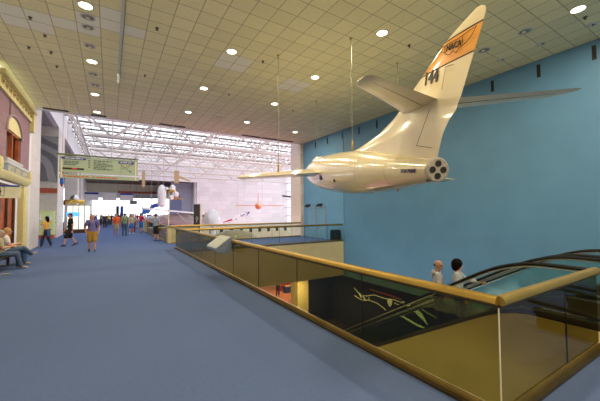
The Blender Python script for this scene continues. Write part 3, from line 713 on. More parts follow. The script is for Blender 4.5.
for x0, x1, z in ((-1.36, -.84, 3.698), (.33, .70, 3.67)):
    b = MB(); words_row(b, x0, x1, z, .022, 13.472); b.build('heading_line', M['white'], sg)

# ------------------------------------------------------------------ shop-front on the left
ff = empty('brick_facade', (XL, 15, 0), 0, 'mauve brick house front with yellow cornice and wooden doorway on the left', 'facade')
X0 = XL+.0
b = MB(); W0, W1 = 14.7, 16.75
b.box(XL-.25, XL+.05, 13.4, W0, 3.55, 6.0); b.box(XL-.25, XL+.05, W1, 18.3, 3.55, 6.0); b.box(XL-.25, XL+.05, W0, W1, 3.55, 3.75)
for i in range(12):      # brick over the arch
    a0, a1 = math.pi*i/12, math.pi*(i+1)/12; cy, rr = (W0+W1)/2, (W1-W0)/2
    y0, z0, y1, z1 = cy+rr*math.cos(a0), 4.85+.55*math.sin(a0), cy+rr*math.cos(a1), 4.85+.55*math.sin(a1)
    b.prism([(XL-.25, y0, z0), (XL-.25, y1, z1), (XL-.25, y1, 6.0), (XL-.25, y0, 6.0)], (.3, 0, 0))
b.build('brick_wall', M['brickp'], ff)
arc = [((W0+W1)/2+1.02*math.cos(a), 4.85+.55*math.sin(a)) for a in [math.pi*i/16 for i in range(17)]]
MB().prism([(XL+.0, y, z) for y, z in arc], (.04, 0, 0)).build('lunette', M['yellow'], ff)
b = MB(); b.tube([(XL+.06, (W0+W1)/2+1.1*math.cos(a), 4.85+.63*math.sin(a)) for a in [math.pi*i/16 for i in range(17)]], .05, 8); b.box(XL, XL+.1, W0-.15, W0, 4.75, 4.88); b.box(XL, XL+.1, W1, W1+.15, 4.75, 4.88)
b.build('arch_moulding', mat('mauve_stone', (.33, .24, .28), .6), ff)
wn = MB().box(XL-.2, XL-.15, W0, W1, 3.75, 4.9).build('upper_window', M['walnut'], ff)
b = MB()
for y in (W0+.04, (W0+W1)/2, W1-.04): b.box(XL-.12, XL, y-.05, y+.05, 3.75, 4.85)
b.box(XL-.12, XL, W0, W1, 4.78, 4.9); b.build('window_frame', M['wood'], ff)
b = MB(); b.box(XL-.1, XL+.12, W0-.1, W1+.1, 3.68, 3.76); b.build('window_sill', M['lgrey'], ff)
b = MB(); b.box(XL-.25, XL+.14, 13.4, 18.5, 5.9, 6.05); b.box(XL-.25, XL+.10, 13.4, 18.45, 6.05, 6.35); b.box(XL-.25, XL+.26, 13.4, 18.6, 6.35, 6.50); b.box(XL-.2, XL+.2, 18.2, 18.6, 5.5, 6.35)
cn = b.build('cornice', M['yellow'], ff)
y = 13.7
while y < 18.1:
    b = MB(); b.prism([(XL+.10, y, 6.33), (XL+.10, y+.17, 6.33), (XL+.10, y+.27, 6.2), (XL+.10, y+.20, 6.07), (XL+.10, y+.03, 6.07), (XL+.10, y-.05, 6.2)], (.015, 0, 0)); b.ball((XL+.12, y+.11, 6.2), .05, 8)
    b.build('stencil', M['ochre'], cn); y += .48
MB().box(XL, XL+.16, 14.4, 17.6, 3.23, 3.52).build('name_board', M['signgrey'], ff)
b = MB()
for i in range(3):
    b.box(XL+.16, XL+.18, 14.5+i*1.03, 15.43+i*1.03, 3.26, 3.28); b.box(XL+.16, XL+.18, 14.5+i*1.03, 15.43+i*1.03, 3.47, 3.49); b.box(XL+.16, XL+.18, 14.5+i*1.03, 14.53+i*1.03, 3.26, 3.49)
    for j in range(4): b.tube([(XL+.17, 14.62+i*1.03+j*.19+.07*math.cos(a), 3.375+.07*math.sin(a)) for a in [2*math.pi*q/10*(.8 if j % 2 else 1) for q in range(11)]], .012, 5)
b.build('board_letters', M['offwhite'], ff)
b = MB(); b.box(XL-.1, XL+.18, 14.3, 17.65, 3.52, 3.62); b.build('board_hood', M['lgrey'], ff)
b = MB(); b.prism([(XL-.1, 13.4, 3.22), (XL+.22, 13.4, 3.22), (XL+.22, 13.4, 3.14), (XL+.10, 13.4, 2.95), (XL-.1, 13.4, 2.95)], (0, 4.6, 0)); b.build('lower_cornice', M['yellow'], ff)
for y0, y1 in ((17.25, 18.1), (13.4, 13.75)):
    b = MB(); b.box(XL-.1, XL+.10, y0, y1, 0, 2.9); b.box(XL-.1, XL+.14, y0-.04, y1+.04, 0, .25); b.box(XL+.10, XL+.12, y0+.15, y1-.15, .4, 2.6); b.build('pilaster', M['yellow'], ff)
    b = MB(); b.prism([(XL, y1-.35, 2.9), (XL+.22, y1-.35, 3.3), (XL+.20, y1-.35, 3.62), (XL, y1-.35, 3.68)], (0, .3, 0)); b.build('bracket', M['yellow'], ff)
b = MB(); b.box(XL-.3, XL-.2, 13.7, 17.3, 0, 2.9); db = b.build('wood_doorway', M['wood'], ff)
b = MB()
for y in (13.9, 14.9, 15.9, 16.9): b.box(XL-.2, XL-.12, y, y+.12, 0, 2.7)
b.box(XL-.2, XL-.12, 13.75, 17.25, 2.5, 2.62); b.build('door_stile', M['walnut'], db)
b = MB(); b.box(XL-.19, XL-.17, 14.0, 14.8, 1.2, 1.9); b.build('notice', M['offwhite'], db)
b = MB(); b.box(XL-.25, XL+.02, 18.1, 18.9, 0, 6.0); b.build('side_pier', M['white'], ff)
e = empty('restroom_sign', (-2.6, 11.9, 2.2), 0, 'white projecting restroom sign with two figure symbols and a blue strip', 'sign')
MB().box(-3.15, -2.25, 11.98, 12.04, 2.20, 2.58).build('board', M['offwhite'], e)
MB().box(-2.72, -2.25, 11.97, 11.98, 2.53, 2.58).build('blue_strip', M['navy'], e)
for k in range(2):
    b = MB(); x = -2.86+.17*k
    b.tube([(x, 11.975, 2.50), (x, 11.975, 2.49)], .028, 8); b.ball((x, 11.975, 2.475), .03, 8)
    b.prism([(x-.05, 11.973, 2.36), (x+.05, 11.973, 2.36), (x+.03, 11.973, 2.44), (x-.03, 11.973, 2.44)], (0, .006, 0)); b.box(x-.03, x-.01, 11.973, 11.979, 2.28, 2.36); b.box(x+.01, x+.03, 11.973, 11.979, 2.28, 2.36)
    b.build('figure_symbol', M['ink'], e)
b = MB(); b.box(-2.97, -2.58, 11.975, 11.979, 2.26, 2.27); b.box(-2.97, -2.58, 11.975, 11.979, 2.54, 2.55); b.box(-2.97, -2.96, 11.975, 11.979, 2.26, 2.55); b.box(-2.59, -2.58, 11.975, 11.979, 2.26, 2.55)
b.build('symbol_border', M['ink'], e)

# mural, cabinets and shelves in the bays
b = MB(); b.box(XL-5.4, XL-.03, 27.93, 27.99, 4.05, 7.3); tag(b.build('wall_mural', M['mural']), 'grey swirling mural above the red band in the bay beyond the stone pier', 'mural')
e = empty('display_case', (XL-.6, 27.5, 0), 0, 'pale green lit display case with small white models, left beyond the stone pier', 'display case')
MB().box(XL-2.2, XL-.1, 27.5, 27.9, .25, 1.9).build('lit_back', M['glowgreen'], e)
MB().box(XL-2.2, XL-.1, 27.1, 27.9, 0, .25).build('plinth', M['red'], e)
for k, z in enumerate((.75, 1.25)):
    MB().box(XL-1.6, XL-.2, 27.2, 27.5, z, z+.03).build('shelf', M['white'], e)
for k in range(5):
    MB().lathe([(.07, 0), (.10, .08), (.04, .2), (.05, .3), (.01, .36)], (XL-1.4+.27*k, 27.3, .78 if k % 2 else 1.28), n=10).build('model', M['white'], e)
e = empty('lit_cabinet', (-2.9, 33.2, 0), 0, 'tall backlit cream display cabinet on a dark plinth behind the man in the black cap', 'display case')
for k in range(4): MB().box(-3.1+.42*k, -2.78+.42*k, 33.3, 33.5, .35, 2.4).build('lit_panel', M['glowcase'], e)
MB().box(-3.3, -1.2, 33.1, 33.9, 0, .3).build('plinth', M['walnut'], e)
MB().box(-3.2, -1.3, 33.25, 33.7, 2.4, 2.5).build('top_shelf', M['offwhite'], e)
MB().box(-3.15, -2.2, 32.98, 33.05, 1.45, 1.85).build('screen', M['screen'], e)
e = empty('gold_satellite', (-2.7, 33, 2.75), 0, 'gold foil covered satellite model with a silver dome above the lit cabinet', 'satellite model')
MB().lathe([(.1, 0), (.55, .08), (.85, .18), (.85, .26), (.5, .32), (.1, .35)], (-2.6, 33.3, 2.62), n=14).build('gold_ring', M['gold'], e)
MB().ball((-2.6, 33.3, 3.0), .38, 12).build('silver_dome', M['steel'], e)
for k in range(3): MB().box(-3.2+.5*k, -2.9+.5*k, 32.6, 32.7, 2.55, 2.75).build('foil_panel', M['gold'], e)
MB().tube([(-2.6, 33.3, 2.5), (-2.6, 33.3, 2.64)], .08, 8).build('mount', M['steel'], e)
b = MB(); b.box(XL-1, XL+.1, 31.55, 31.7, 2.4, 2.8); tag(b.build('red_sign', M['maroon']), 'small dark red sign board beside the gold satellite model', 'sign')
b = MB(); b.box(XL, XL+.02, 31.3, 31.5, 3.3, 4.8); 
# rocket model hanging by pier
e = empty('hanging_rocket_model', (-2.9, 24, 3.4), 0, 'slender orange and blue rocket model hanging beside the stone pier', 'rocket model')
MB().lathe([(.03, -.75), (.09, -.6), (.09, .2), (.05, .5), (.01, .75)], (-2.6, 24.5, 4.2), n=10).build('body', mat('rust_red', (.45, .12, .05), .5), e)
MB().lathe([(.095, -.6), (.1, -.5), (.1, -.2)], (-2.6, 24.5, 4.2), n=10).build('blue_band', M['bluec'], e)
MB().tube([(-2.6, 24.5, 4.95), (-2.6, 24.5, 10)], .01, 5).build('wire', M['grey'], e)
# far sign boards
for i, x in enumerate((-2.4, .0, 2.3)):
    b = MB(); b.box(x-.95, x+.95, YF+4, YF+4.1, 3.7, 4.9); b.box(x-.95, x+.95 if i != 1 else x-.9, YF+3.98, YF+4, 4.6, 4.9, 1)
    for xx in (x-.8, x+.8): b.tube([(xx, YF+4.05, 4.9), (xx, YF+4.05, ZC)], .015, 5)
    e = tag(b.build('hanging_banner', [M['white'], M['navy'] if i != 1 else M['white']]), 'white hanging board far down the walkway, %s of three' % ('left with a blue heading', 'plain middle one', 'right with a blue heading')[i], 'sign', 'three far boards')

for x, mt, lb in ((1.75, 'bluec', 'tall bright blue display pylon'), (1.15, 'charcoal', 'tall dark display pylon')):
    e = empty('display_pylon', (x, YF+7, 0), 0, lb+' far down the walkway in front of the bright window', 'display pylon')
    MB().box(x-.22, x+.22, YF+7, YF+7.3, 0, 2.9).build('panel', M[mt], e); MB().box(x-.3, x+.3, YF+6.9, YF+7.4, 0, .12).build('base', M['grey'], e)
e = empty('hanging_screen', (3.6, YF+7, 3.5), 0, 'dark grey hanging screen far down the walkway against the bright window', 'screen')
MB().box(2.9, 4.0, YF+7, YF+7.2, 3.2, 3.85).build('screen_panel', M['grey'], e)
for x in (3.0, 3.9): MB().box(x-.02, x+.02, YF+7.08, YF+7.12, 3.85, ZC).build('hanger', M['grey'], e)
# ------------------------------------------------------------------ atrium exhibits
# white monoplane
e = empty('white_monoplane', (7, 40, 0), 0, 'white exhibit aeroplane with a broad flat wing hanging level with the far railing', 'aircraft')
MB().prism([(3.2, 39, 2.35), (10.6, 39.4, 1.55), (10.6, 39.4, 1.42), (3.2, 39, 2.18)], (0, 2.6, .1)).build('wing', M['white'], e)
MB().lathe([(.05, 0), (.5, .5), (.75, 1.5), (.8, 3), (.6, 5.5), (.25, 8), (.1, 8.6)], (11.2, 39.6, .8), (-1, .45, .03), 16).build('fuselage', M['lgrey'], e)
for x in (5.2, 7.0, 8.2): MB().tube([(x, 39.4, 1.9-.1*(x-5)), (x+1.1, 39.7, .6)], .06, 6).build('wing_strut', M['lgrey'], e)
MB().prism([(9.9, 39.2, .2), (11.6, 39.2, .2), (11.6, 39.2, 1.3), (10.4, 39.2, 1.7)], (0, .4, 0)).build('cowling', mat('tan_cowling', (.55, .42, .30), .4), e)
b = MB()
for x in (4.2, 8.6): b.tube([(x, 40, 2.1), (x, 40, ZR+.1)], .015, 5)
b.build('wire', M['grey'], e)
# blue wing craft
e = empty('blue_glider', (3.4, 37, 3), 0, 'dark blue and white craft hanging left above the white wing', 'aircraft')
MB().prism([(4.4, 44, 2.2), (6.3, 44, 2.75), (6.3, 44, 3.35), (4.6, 44, 2.8)], (0, .5, 0)).build('blue_body', M['navy'], e)
MB().prism([(3.5, 44, 1.5), (4.4, 44, 1.7), (4.7, 44, 2.3), (3.7, 44, 2.3)], (0, .5, 0)).build('sky_blue_nose', M['bluec'], e)
MB().tube([(5.5, 44.2, 2.9), (5.5, 44.2, 10)], .015, 5).build('wire', M['grey'], e)
# lander with foil
e = empty('foil_covered_spacecraft', (5, 34, 2.5), 0, 'white column shaped spacecraft with crumpled gold and white foil, behind the walkway', 'spacecraft')
MB().lathe([(.1, 0), (.38, .2), (.42, 1.6), (.30, 2.1), (.1, 2.3)], (4.55, 34, 2.3), n=14).build('white_column', M['white'], e)
random.seed(5)
for k in range(9):
    c = Vector((5.3+random.uniform(-.5, .6), 34+random.uniform(-.3, .3), 3.7+random.uniform(-.7, .7)))
    MB().ball(c, random.uniform(.2, .35), 7, sc=(1, .8, random.uniform(.6, 1.2))).build('foil_module', [M['gold'], M['white'], M['orange'], M['maroon']][k % 4 if k % 4 < 3 else 1], e)
MB().tube([(5.6, 34, 3.4), (6.6, 33.6, 3.1)], .06, 6).build('boom', M['ochre'], e)
MB().tube([(4.7, 34, 4.5), (4.7, 34, 10.0)], .015, 5).build('wire', M['grey'], e)
MB().tube([(5.2, 34, 3.9), (5.2, 34, ZB+.1)], .05, 6).build('support_post', M['yellow'], e)
def paddle(loc, w, h, label, side=None):
    x, y, z = loc; e = empty('paddle_satellite', loc, 0, label, 'satellite model', 'tan paddle satellites')
    MB().box(x-w/2, x+w/2, y, y+.12, z-h/2, z+h/2).build('upright_paddle', mat('tan_solar_panel', (.52, .36, .18), .5), e)
    if side: MB().prism([(x+w/2, y, z-.1), (x+w/2+1.1, y, z-.42), (x+w/2+1.15, y, z-.30), (x+w/2+.1, y, z+.12)], (0, .1, 0)).build('slanted_paddle', M['brown'] if side == 2 else mat('tan_side', (.50, .33, .15), .5), e)
    MB().tube([(x, y+.05, z+h/2), (x, y+.05, ZR+.1)], .012, 5).build('wire', M['grey'], e)
paddle((5.95, 34, 5.5), .45, 1.3, 'tan satellite paddle with a slanting arm, hanging above the gold foil spacecraft', 1)
paddle((2.85, 34, 5.1), .28, 1.6, 'narrow tan satellite paddle hanging just right of the green directory sign')
MB()
# kiosk
e = empty('black_kiosk', (5.3, 22, 0), 0, 'tall black panel with a white edge and figure symbol behind the balustrade corner', 'information panel')
# capsule & others stand on posts rising from the ground floor
MB().box(5.02, 5.42, 22, 22.12, ZB, 2.33).build('black_panel', M['charcoal'], e)
MB().box(5.42, 5.54, 21.95, 22.2, ZB, 2.4).build('white_edge', M['white'], e)
b = MB(); b.tube([(5.13, 21.99, 1.35), (5.2, 21.99, 1.2), (5.3, 21.99, 1.35)], .02, 5); b.tube([(5.2, 21.99, 1.2), (5.2, 21.99, 1.05)], .02, 5); b.ball((5.21, 21.99, 1.42), .04, 8); b.build('figure_symbol', M['white'], e)
e = empty('silver_capsule', (10.4, 36, ZB), 0, 'rounded silver grey space capsule beyond the balustrade, left of the starry wing', 'space capsule')
MB().lathe([(1.0, 0), (1.12, .22), (1.0, .8), (.68, 1.45), (.45, 1.7), (.14, 1.9)], (10.4, 36, .2), n=20).build('shell', mat('silver_shell', (.55, .52, .52), .35, .5), e)
MB().lathe([(.16, 0), (.16, .02), (.01, .03)], (10.8, 35.1, 1.0), (0, -1, .3), 12).build('hatch_window', M['white'], e)
MB().lathe([(.3, 0), (.3, 5.4)], (10.4, 36, ZB), n=10).build('pedestal', M['lgrey'], e)
# starry winged rocket plane
e = empty('star_painted_rocketplane', (15, 40, 0), 0, 'white rocket plane with dark blue stars on its upturned end and a red underside', 'aircraft')
MB().prism([(12.9, 40, .30), (16.0, 40, .9), (16.75, 40, 1.85), (16.35, 40, 1.75), (15.2, 40, 1.35), (13.8, 40, .62)], (0, .4, 0)).build('tail_boom', M['white'], e)
b = MB()
random.seed(2)
for k in range(14):
    t = random.random(); c = Vector((14.6+1.9*t, 39.98, .85+.8*t+random.uniform(-.1, .25)))
    MB().prism([c+Vector((.09*(1 if q % 2 == 0 else .45)*math.cos(q*math.pi/5), 0, .09*(1 if q % 2 == 0 else .45)*math.sin(q*math.pi/5))) for q in range(10)], (0, .02, 0)).build('painted_star', M['navy'], e)
MB().prism([(16.2, 39.98, 1.2), (16.75, 39.98, 1.85), (16.4, 39.98, 1.77)], (0, .02, 0)).build('dark_tip', M['navy'], e)
MB().prism([(12.3, 39.8, .25), (14.2, 39.8, .7), (14.0, 39.8, .85), (13.0, 39.8, .48)], (0, .3, 0)).build('red_stripe', M['redc'], e)
MB().tube([(14.9, 40.2, 1.2), (14.9, 40.2, 10.0)], .012, 5).build('wire', M['grey'], e)
# orange jet
e = empty('orange_research_plane', (16.3, 36, 2.6), 0, 'small orange research plane seen head on, hanging against the pale atrium wall', 'aircraft')
MB().lathe([(.03, -.6), (.22, -.3), (.36, .2), (.44, .9), (.46, 2.5), (.38, 5), (.2, 7), (.08, 7.8)], (16.2, 36, 2.6), (.41, .91, .0), 18).build('fuselage', M['orange_jet'], e)
MB().prism([(14.2, 38.7, 2.60), (19.9, 36.1, 2.60), (20.2, 36.8, 2.60), (14.5, 39.4, 2.60)], (0, 0, .06)).build('wing', M['orange_jet'], e)
MB().prism([(18.4, 41.0, 2.9), (19.05, 42.5, 2.9), (19.15, 42.7, 4.7), (18.9, 42.2, 4.7)], (.07, -.03, 0)).build('tail_fin', M['orange_jet'], e)
MB().lathe([(.2, 0), (.18, .03), (.02, .05)], (16.08, 35.6, 2.72), (-.2, -1, .3), 12).build('windscreen', M['lgrey'], e)
for x in (15.2, 17.4): MB().tube([(x, 54.1-x if False else 37.9-(x-16.3)*.45, 2.63), (x, 37.9-(x-16.3)*.45, 10)], .012, 5).build('wire', M['grey'], e)
e = empty('dark_missile', (17, 30, 3.5), 0, 'slim dark grey missile hanging in front of the atrium glazing beside the stone pier', 'missile')
MB().lathe([(.01, 0), (.09, .2), (.10, 1.9), (.05, 2.1)], (16.3, 30, 3.58), (1, 0, -.09), 10).build('body', M['charcoal'], e)
MB().tube([(17.84, 30, 3.5), (17.84, 30, 9.8)], .01, 5).build('wire', M['grey'], e)
# beige wall ledge with dark square openings, low in the atrium
e = empty('beige_wall_ledge', (21, YF-.4, -3), 0, 'long beige ledge with a row of dark square openings low in the atrium', 'ledge')
MB().box(9.5, 31.5, YF-1.4, YF-.1, ZB, -.75).build('ledge_body', mat('ledge_beige', (.56, .47, .30), .7), e)
for k in range(12):
    x = 10.5+1.75*k; MB().box(x, x+.55, YF-1.43, YF-1.4, -1.75, -1.1).build('opening', M['ink'], e)
for k in range(9):
    x = 12.3+2.2*k; MB().box(x, x+.08, YF-1.42, YF-1.4, -3.4, -2.2).build('joint', M['grey'], e)
# khaki object down in the atrium beyond the lectern
e = empty('olive_airship_car', (8.5, 26, -2), 0, 'brown exhibit partly seen through the glass behind the slanted reading panel', 'exhibit')
MB().lathe([(.05, 0), (.6, .6), (.9, 1.8), (.9, 3.2), (.5, 4.6), (.05, 5.2)], (7.0, 26, -.85), (1, .25, .04), 16).build('hull', mat('brown_hull', (.22, .16, .07), .5), e)
b = MB()
for k in range(2): b.ball((7.6+1.7*k, 25.1+.35*k, -.35), .07, 8)
b.build('porthole', mat('green_light', (.3, .9, .2), .4), e)
MB().lathe([(.2, 0), (.2, 3.6)], (9.4, 26.5, ZB), n=10).build('pedestal', M['grey'], e)

# ------------------------------------------------------------------ lower gallery
e = empty('poster_wall', (13.6, 24, ZB), 0, 'glowing red poster panel on the lower floor seen under the far landing', 'poster')
MB().box(12.7, 14.6, 24, 24.2, ZB, -2.4).build('poster_board', M['poster'], e)
b = MB(); random.seed(9); 
for z in (-4.15, -4.25): words_row(b, 13.1, 14.2, z, .06, 23.98)
b.build('poster_lines', mat('glowing_cream_print', (.9, .7, .5), .5, emit=.3), e)  # print on the poster, given a faint glow in its material
b = MB(); b.box(12.9, 14.5, 23.0, 23.6, ZB, ZB+.5)
for k in range(6): b.box(12.95+.26*k, 13.1+.26*k, 23.1, 23.3, ZB+.5, ZB+.6, 1)
tag(b.build('display_counter', [M['navy'], M['white']]), 'low dark blue counter with white items in front of the red poster', 'counter')
b = MB(); b.box(4, 12.7, 30, 30.2, ZB, -2.2); struct('wall_lower_back', b, mat('pink_wall', (.75, .45, .48), .7))
# white outline spacecraft drawing on the dark wall
e = empty('outline_drawing', (12.45, 12, -3.4), 0, 'white outline drawing of spacecraft on the black wall of the lower gallery', 'wall drawing')
def wl(pts, r, name='outline', mt='neon'): return MB().tube([(12.48, y, z) for y, z in pts], r, 5).build(name, M[mt], e)
wl([(13.9, -2.8), (13.4, -3.12), (12.9, -3.05), (12.3, -2.85), (11.7, -2.87), (11.2, -2.85), (10.9, -2.78)], .022)
wl([(13.9, -3.25), (13.3, -3.38), (12.7, -3.24), (12.1, -3.25), (11.6, -3.4), (11.3, -3.55)], .022)
wl([(12.7, -3.05), (12.7, -3.25)], .018); wl([(13.5, -3.0), (13.2, -3.35)], .05); wl([(13.3, -3.05), (12.95, -3.3)], .03)
wl([(10.95, -2.78), (10.4, -2.82), (10.4, -2.98), (10.9, -2.95)], .018)
MB().lathe([(.02, -.22), (.09, -.1), (.13, .05), (.10, .16), (.02, .2)], (12.44, 11.15, -2.98), n=12).build('white_bulb', M['neon'], e)
wl([(12.6, -2.62), (11.2, -2.62), (10.5, -2.66)], .04, 'rust_strip', 'red')
e = empty('glowing_wing_model', (12.3, 9.5, -3.2), 0, 'pale glowing curved wing shapes on the black wall behind the escalator glass', 'wall drawing')
for pts, r in (([(10.3, -2.7), (9.8, -2.85), (9.3, -3.05), (8.9, -3.4)], [.02, .10, .11, .02]), ([(10.9, -3.5), (10.2, -3.45), (9.5, -3.6), (8.9, -3.62)], [.01, .05, .06, .02]), ([(9.9, -2.6), (9.2, -2.8), (8.4, -3.0), (7.9, -3.2)], [.015]*4)):
    MB().tube([(12.37, y, z) for y, z in pts], r, 6).build('curved_stroke', M['neon'], e)
# added fill lamps without fittings, brightening the lower hall and the cream pier
area('lower_hall_fill', (9, 22, -1.2), 1.2, 260, (1, .72, .62)); area('lower_hall_fill', (13.4, 22.5, -2.3), .6, 120, (1, .55, .4), spread=140)
area('pier_fill', (9.4, 14.9, -2.2), .3, 190, (1, .9, .75))

# ------------------------------------------------------------------ people
def hull_pts(c, r, sc, n=10):
    out = []
    for i in range(1, 6):
        a = math.pi*i/6
        for j in range(n):
            q = 2*math.pi*j/n; out.append(c+Vector((math.sin(a)*math.cos(q)*r*sc[0], math.sin(a)*math.sin(q)*r*sc[1], math.cos(a)*r*sc[2])))
    out += [c+Vector((0, 0, r*sc[2])), c-Vector((0, 0, r*sc[2]))]
    return out
class Blob:
    """union of tapered rounded segments, fused into one continuous skin"""
    def __init__(s): s.bm = bmesh.new()
    def seg(s, a, ra, c, rc, sa=(1, 1, 1), sc=None):
        pts = hull_pts(Vector(a), ra, sa)+hull_pts(Vector(c), rc, sc or sa)
        t = bmesh.new(); vv = [t.verts.new(p) for p in pts]
        r = bmesh.ops.convex_hull(t, input=vv); bad = [v for v in t.verts if not v.link_faces]
        bmesh.ops.delete(t, geom=bad, context='VERTS')
        me = bpy.data.meshes.new('t'); t.to_mesh(me); t.free(); s.bm.from_mesh(me); bpy.data.meshes.remove(me); return s
    def chain(s, pts, rs, sc=(1, 1, 1)):
        for i in range(len(pts)-1): s.seg(pts[i], rs[i], pts[i+1], rs[i+1], sc)
        return s
    def mesh(s, name, mt, voxel):
        me = bpy.data.meshes.new(name); s.bm.to_mesh(me); s.bm.free()
        o = bpy.data.objects.new('t', me); COL.objects.link(o)
        m = o.modifiers.new('r', 'REMESH'); m.mode = 'VOXEL'; m.voxel_size = voxel
        sm = o.modifiers.new('s', 'SMOOTH'); sm.factor = .5; sm.iterations = 3
        dg = bpy.context.evaluated_depsgraph_get(); out = bpy.data.meshes.new_from_object(o.evaluated_get(dg))
        bpy.data.objects.remove(o); bpy.data.meshes.remove(me)
        out.name = name; out.materials.clear(); out.materials.append(mt)
        for p in out.polygons: p.use_smooth = True; p.material_index = 0
        return out
BASE = dict(pel=(0, 0, .53), belly=(0, .005, .62), chest=(0, 0, .73), neck=(0, -.005, .83), head=(0, .01, .925),
            shL=(-.105, 0, .805), elL=(-.135, -.015, .625), wrL=(-.145, .03, .475), shR=(.105, 0, .805), elR=(.135, -.015, .625), wrR=(.145, .03, .475),
            hipL=(-.05, 0, .515), knL=(-.055, .01, .285), anL=(-.06, -.01, .045), hipR=(.05, 0, .515), knR=(.055, .01, .285), anR=(.06, -.01, .045),
            toL=None, toR=None, look=0)
def person(loc, rz, h, label, pose={}, top='whitec', bottom='denim', hair='hair_brown', hairstyle='short', skin='skin', sleeves=.5, legs=1.0, shoes='shoe', vox=.014, extras=(), fat=1.0, group=None, name='person', skirt=False, shadeT=None):
    J = dict(BASE); J.update(pose)
    P = {k: (Vector(v)*h if isinstance(v, tuple) else v) for k, v in J.items()}
    e = empty(name, loc, rz, label, 'person', group)
    fine = vox < .016
    for s in 'LR':
        if P['to'+s] is None: P['to'+s] = P['an'+s]+Vector((0, .085, -.028))*h
    lk = Matrix.Rotation(J['look'], 3, 'Z')
    b = Blob(); H = h
    b.seg(P['pel'], .078*H*fat, P['belly'], .072*H*fat, (1.05, .8, 1)); b.seg(P['belly'], .072*H*fat, P['chest'], .078*H*fat, (1.05, .8, 1), (1.2, .8, 1))
    b.seg(P['chest'], .078*H*fat, P['neck']-Vector((0, 0, .02*H)), .035*H, (1.2, .75, 1), (1.6, 1, .8))
    b.seg(P['neck'], .033*H, P['head']-Vector((0, .008*H, .03*H)), .033*H)
    hc = P['head']
    b.seg(hc+Vector((0, -.006, .008))*H, .052*H, hc+lk@Vector((0, .012, -.03))*H, .034*H, (.86, 1.05, 1.05), (.9, 1, 1))
    b.seg(hc+lk@Vector((0, .050, -.004))*H, .006*H, hc+lk@Vector((0, .062, -.018))*H, .0085*H)            # nose
    b.seg(hc+lk@Vector((0, .040, -.047))*H, .012*H, hc+lk@Vector((0, .036, -.052))*H, .013*H)            # chin
    b.seg(hc+lk@Vector((-.022, .043, .010))*H, .007*H, hc+lk@Vector((.022, .043, .010))*H, .007*H)       # brow
    for s in (-1, 1): b.seg(hc+lk@Vector((s*.046, -.004, .004))*H, .009*H, hc+lk@Vector((s*.046, -.004, -.018))*H, .006*H, (.6, 1, 1))
    for s, sg in (('L', -1), ('R', 1)):
        b.seg(P['neck']-Vector((0, 0, .025*H)), .03*H, P['sh'+s], .034*H)
        b.chain([P['sh'+s], P['el'+s], P['wr'+s]], [.033*H, .023*H, .015*H])
        d = (P['wr'+s]-P['el'+s]).normalized(); fw = Vector((0, 1, 0)) if abs(d.y) < .8 else Vector((0, 0, 1)); sd = d.cross(fw).normalized(); fw = sd.cross(d)
        palm = P['wr'+s]+d*.045*H
        b.seg(P['wr'+s]+d*.012*H, .013*H, palm, .016*H, (.9, 1.15, 1))
        if fine:
            for k in range(4):
                o = fw*(k-1.5)*.0105*H; ln = (.036, .042, .040, .030)[k]*H; c = sd*.008*H*(1 if sg < 0 else -1)
                b.chain([palm+o, palm+o+d*ln*.6, palm+o+d*ln+c], [.0062*H, .0055*H, .0047*H])
            b.chain([P['wr'+s]+d*.02*H+fw*.012*H, P['wr'+s]+d*.042*H+fw*.028*H, P['wr'+s]+d*.058*H+fw*.030*H], [.008*H, .0065*H, .0055*H])
        b.seg(P['pel'], .06*H*fat, P['hip'+s], .055*H*fat)
        b.chain([P['hip'+s], P['kn'+s], P['an'+s]], [.054*H*fat, .033*H, .021*H])
        b.seg(P['an'+s], .02*H, P['to'+s], .014*H, (1.2, 1, 1))
    me = b.mesh('body', M[skin], vox if not fine else .0085); link('body', me, e)
    ev = MB()
    for s in (-1, 1): MB().ball(hc+lk@Vector((s*.019, .0445, -.001))*H, .0062*H, 8).build('eye', M['eye'], e, local=True)
    MB().ball(hc+lk@Vector((0, .0465, -.034))*H, .012*H, 8, sc=(1, .35, .3)).build('mouth', M['lips'], e, local=True)
    # shirt
    g = .007*H
    b = Blob()
    b.seg(P['pel']+Vector((0, 0, .012*H)), .080*H*fat+g, P['belly'], .073*H*fat+g, (1.08, .82, .8)); b.seg(P['belly'], .073*H*fat+g, P['chest'], .079*H*fat+g, (1.06, .82, 1), (1.2, .82, 1))
    b.seg(P['chest'], .079*H*fat+g, P['neck']-Vector((0, 0, .03*H)), .035*H+g, (1.2, .77, 1), (1.5, 1, .7))
    for s in 'LR':
        b.seg(P['neck']-Vector((0, 0, .03*H)), .028*H+g, P['sh'+s], .036*H+g)
        if sleeves <= .5: b.seg(P['sh'+s], .037*H+g, P['sh'+s].lerp(P['el'+s], sleeves*1.5), .032*H+g)
        else: b.chain([P['sh'+s], P['el'+s], P['el'+s].lerp(P['wr'+s], (sleeves-.5)*1.9)], [.036*H+g, .027*H+g, .021*H+g])
    top_o = link('shirt', b.mesh('shirt', M[top], vox), e)
    b = Blob()
    b.seg(P['pel']+Vector((0, 0, .0)), .078*H*fat+g, P['pel']-Vector((0, 0, .02*H)), .075*H*fat+g, (1.08, .85, .8))
    for s in 'LR':
        b.seg(P['pel']-Vector((0, 0, .01*H)), .06*H*fat+g, P['hip'+s], .056*H*fat+g)
        if legs <= .5: b.seg(P['hip'+s], .057*H*fat+g, P['hip'+s].lerp(P['kn'+s], legs*2), .046*H+g*2)
        else: b.chain([P['hip'+s], P['kn'+s], P['kn'+s].lerp(P['an'+s], (legs-.5)*2*.97)], [.056*H*fat+g, .038*H+g, .030*H+g])
    link('shorts' if legs < .8 else 'trousers', b.mesh('legwear', M[bottom], vox), e)
